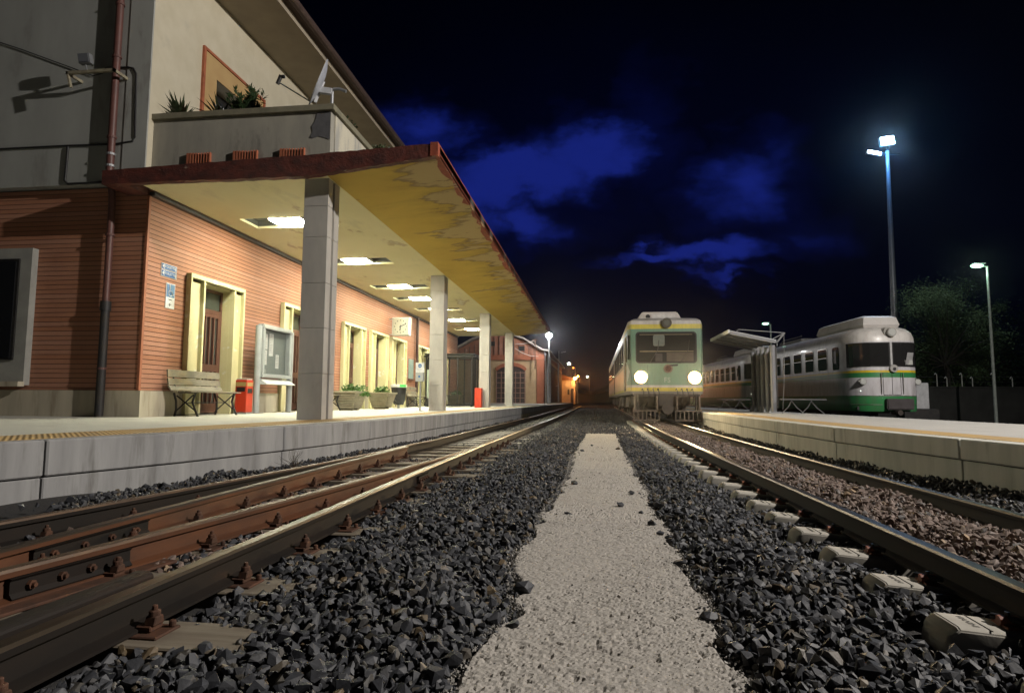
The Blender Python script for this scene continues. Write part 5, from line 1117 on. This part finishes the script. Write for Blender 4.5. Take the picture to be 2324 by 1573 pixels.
# retaining wall, posts
t=thing('retaining_wall','low dark concrete retaining wall behind the parked railcar','wall',(20,34,-.4)); MB().box(14.2,30,34,34.3,-.4,1.45).box(14.2,30,33.95,34.35,1.45,1.52).build('wall_body',M('wall_dark',(.03,.03,.028),(.018,.018,.017),1.5,.9,bmp=.3),t)
for i,x in enumerate((16.35,17.48,17.95,18.66,19.15,20.11,21.0,22.1)):
    t=thing('fence_post','pale hooked fence post on the retaining wall','fence post',(x,34.15,1.52),group='hooked posts along the retaining wall'); h=.6 if i%2 else .42
    MB().tube([(x,34.15,1.52),(x,34.15,1.52+h),(x-.05,34.15,1.6+h),(x-.10,34.15,1.52+h)],.022,6).build('post_body',M('post_pale',(.45,.45,.42),rough=.5),t)
t=thing('railing','thin dark wire rail strung along the retaining wall posts','railing',(18,34.2,1.6)); MB().tube([(14.3,34.15,2.02),(22.2,34.15,2.0)],.01).tube([(14.3,34.15,1.75),(22.2,34.15,1.74)],.01).build('wires',BLACKM,t)
t=thing('equipment_cabinet','small pale cabinet with a black H mark beside the parked railcar nose','cabinet',(13.2,27,-.4)); MB().box(12.55,13.5,27,27.5,.45,1.5).build('cabinet_body',M('cab_pale',(.45,.46,.48),rough=.5),t,bevel=.02); MB().box(12.65,12.72,26.98,26.998,.6,1.3).box(12.88,12.95,26.98,26.998,.6,1.3).box(12.72,12.88,26.98,26.998,.9,1.0).build('h_mark',BLACKM,t); MB().box(12.5,13.8,26.9,27.6,-.4,.44).build('plinth',BLACKM,t)
# hills
vs=[];n=90
for i in range(n+1):
    a=R(-75+150*i/n); x=260*math.sin(a);y=260*math.cos(a)+20; h=16+7*math.sin(i*.21+1)+5*math.sin(i*.53)+3*random.random(); vs+=[(x,y,-1),(x*1.0,y,h*.55),(x*1.25,y*1.25,h)]
fs=[]
for i in range(n):
    for k in (0,1): fs.append((i*3+k,i*3+k+1,i*3+3+k+1,i*3+3+k))
MB().V(vs,fs).build('hills',M('hill_dark',(.012,.016,.01),(.008,.01,.007),.1,1),kind='structure')
# small marker post between the tracks
t=thing('marker_post','short thin black marker post standing between the far tracks','post',(.15,28,-.2)); MB().cone((.15,28,-.2),(.15,28,.42),.03).build('post',BLACKM,t)
# mast carrying the yard floodlight (outside the picture, behind right of the camera)
M2=thing('floodlight_mast','grey floodlight mast behind the camera lighting the tracks','mast',(14.1,4,-.4)); MB().cone((14.1,4,-.4),(14.1,4,10.9),.22,.1,n=14).build('pole',STEEL,M2); MB().box(13.7,14.1,3.7,4.3,10.45,10.85).build('flood_housing',STEEL,M2)
# ================================================================ sky and light
w=bpy.data.worlds.new('World'); sc.world=w; w.use_nodes=True
nt=w.node_tree; bg=nt.nodes['Background']
tc=N(nt,'TexCoord'); sx=N(nt,'SeparateXYZ'); nt.links.new(tc.outputs['Generated'],sx.inputs[0])
yy=mth(nt,'MAXIMUM',sx.outputs[1],.05); u0=mth(nt,'DIVIDE',sx.outputs[0],yy); v0=mth(nt,'DIVIDE',sx.outputs[2],yy)
cb=N(nt,'CombineXYZ'); nt.links.new(u0,cb.inputs[0]); nt.links.new(v0,cb.inputs[1])
def nz(sc_,sh,det=6):
    m=N(nt,'Mapping'); m.inputs['Location'].default_value=(sh,sh*1.7,0); m.inputs['Scale'].default_value=(1,1.5,1); nt.links.new(cb.outputs[0],m.inputs[0])
    n=N(nt,'TexNoise'); n.inputs['Scale'].default_value=sc_; n.inputs['Detail'].default_value=det; n.inputs['Roughness'].default_value=.6; nt.links.new(m.outputs[0],n.inputs[0]); return n.outputs[0]
wu=mth(nt,'MULTIPLY',mth(nt,'SUBTRACT',nz(7,3.1),.5),.22); wv=mth(nt,'MULTIPLY',mth(nt,'SUBTRACT',nz(7,9.7),.5),.18)
u=mth(nt,'ADD',u0,wu); v=mth(nt,'ADD',v0,wv)
def skyd(px,py): return F*1400+RR*(px-1162)-UU*(py-786.5)
def uv(px,py): d=skyd(px,py); return d.x/d.y,d.z/d.y
tot=None
for px,py,sxp,syp,amp in ((1200,390,140,45,1.),(1340,350,90,55,1.),(1090,420,80,50,.8),(950,300,90,45,.55),(1180,500,55,40,.75),(1090,480,40,55,.7),(1630,578,85,26,.95),(1500,590,60,12,.8),(1650,640,60,12,.5),(1690,420,85,60,.55),(1830,520,60,40,.3),(1740,360,45,60,.35),(1480,300,60,120,.25),(1430,600,80,10,.4),(1300,500,260,60,.10)):
    cu,cv=uv(px,py); su,sv=sxp*1.25/1400,syp*1.2/1400
    a=mth(nt,'POWER',mth(nt,'DIVIDE',mth(nt,'SUBTRACT',u,cu),su),2.); b=mth(nt,'POWER',mth(nt,'DIVIDE',mth(nt,'SUBTRACT',v,cv),sv),2.)
    g=mth(nt,'MULTIPLY',mth(nt,'EXPONENT',mth(nt,'MULTIPLY',mth(nt,'ADD',a,b),-.7)),amp); tot=g if tot is None else mth(nt,'MAXIMUM',tot,g)
tex=nz(5,1.3); f=mth(nt,'MULTIPLY',tot,mth(nt,'ADD',mth(nt,'MULTIPLY',tex,1.5),.3))
f=ramp(nt,f,[(.05,0),(.25,.10),(.48,.5),(.66,.88),(.85,1)])
soft=mth(nt,'MULTIPLY',mth(nt,'EXPONENT',mth(nt,'MULTIPLY',mth(nt,'ADD',mth(nt,'POWER',mth(nt,'DIVIDE',mth(nt,'ADD',u0,.0),.62),2.),mth(nt,'POWER',mth(nt,'DIVIDE',mth(nt,'SUBTRACT',v0,.32),.28),2.)),-1.)),mth(nt,'ADD',nz(3,5.5),.1))
base=mixc(nt,soft,(.0,.0002,.0012),(.0003,.0010,.010))
colr=mixc(nt,f,base,(.007,.015,.165))
nt.links.new(colr,bg.inputs[0]); bg.inputs[1].default_value=1.
def lamp(name,kind,loc,power,col,size=.1,target=None,spot=None):
    l=bpy.data.lights.new(name,kind); l.energy=power; l.color=col
    o=bpy.data.objects.new(name,l); COL.objects.link(o); o.location=loc
    if kind in('POINT','SPOT'): l.shadow_soft_size=size
    if kind=='AREA': l.size=size
    if target is not None: o.rotation_euler=(Vector(target)-Vector(loc)).to_track_quat('-Z','Y').to_euler()
    if spot: l.spot_size=spot; l.spot_blend=.6
    return o
KEYP=(13.5,4,10.3)
lamp('yard_floodlight_beam','SPOT',KEYP,KEY,(1,.93,.86),.12,(1,11,0),R(160))
lamp('mast_head_glow','POINT',(17.7,39.0,15.9),380,(.10,.38,1),.1)
lamp('far_floodlight_beam','SPOT',(17.9,39.2,16.6),MAST,(.80,.90,1),.3,(16,30,0),R(75))
p=KX((-3.05,43.4,5.25)); lamp('lamp_post_glow','POINT',(p.x,p.y-.25,p.z-.1),POST,(1,.96,.92),.15)
p=KX((-2.25,79.2,3.45)); lamp('sodium_glow','POINT',p,SOD,(1,.28,.04),.1)
p=KX((-1.4,76,3.2)); lamp('sodium_glow_track','POINT',p,SOD*.7,(1,.28,.04),.1)
for x,y,z in HEADL: lamp('headlight_beam','SPOT',(x,y-.16,z),HEADP,(1,.72,.38),.07,(x-.15,y-12,-.2),R(75))
lamp('street_lamp_light','POINT',(17.2,29.8,6.6),60,(.7,1,.8),.1)
HZ=MB().box(-60,60,-30,150,-1.4,32).build('halo_haze',newmat('halo_haze_air')[0],kind='stuff')  # thin air volume added to give the lamps halos, in place of lens glow
m_=HZ.data.materials[0]; n_=m_.node_tree; n_.nodes.remove(n_.nodes['Principled BSDF']); v_=n_.nodes.new('ShaderNodeVolumePrincipled'); v_.inputs['Density'].default_value=HAZE; v_.inputs['Anisotropy'].default_value=.955; v_.inputs['Color'].default_value=(.9,.92,1,1)
n_.links.new(v_.outputs[0],n_.nodes['Material Output'].inputs['Volume'])
if not HAZE: bpy.data.objects.remove(HZ)
for mn in ('leaf_tree','leaf_dark'): MC[mn].node_tree.nodes['Principled BSDF'].inputs['Specular IOR Level'].default_value=.08
sc.view_settings.view_transform='Standard'; sc.view_settings.look='None'; sc.view_settings.gamma=1; sc.view_settings.exposure=0
sc.cycles.use_denoising=True; sc.cycles.max_bounces=6; sc.cycles.diffuse_bounces=3; sc.cycles.glossy_bounces=3; sc.cycles.transparent_max_bounces=8
sc.cycles.sample_clamp_indirect=6; sc.cycles.caustics_reflective=False; sc.cycles.caustics_refractive=False
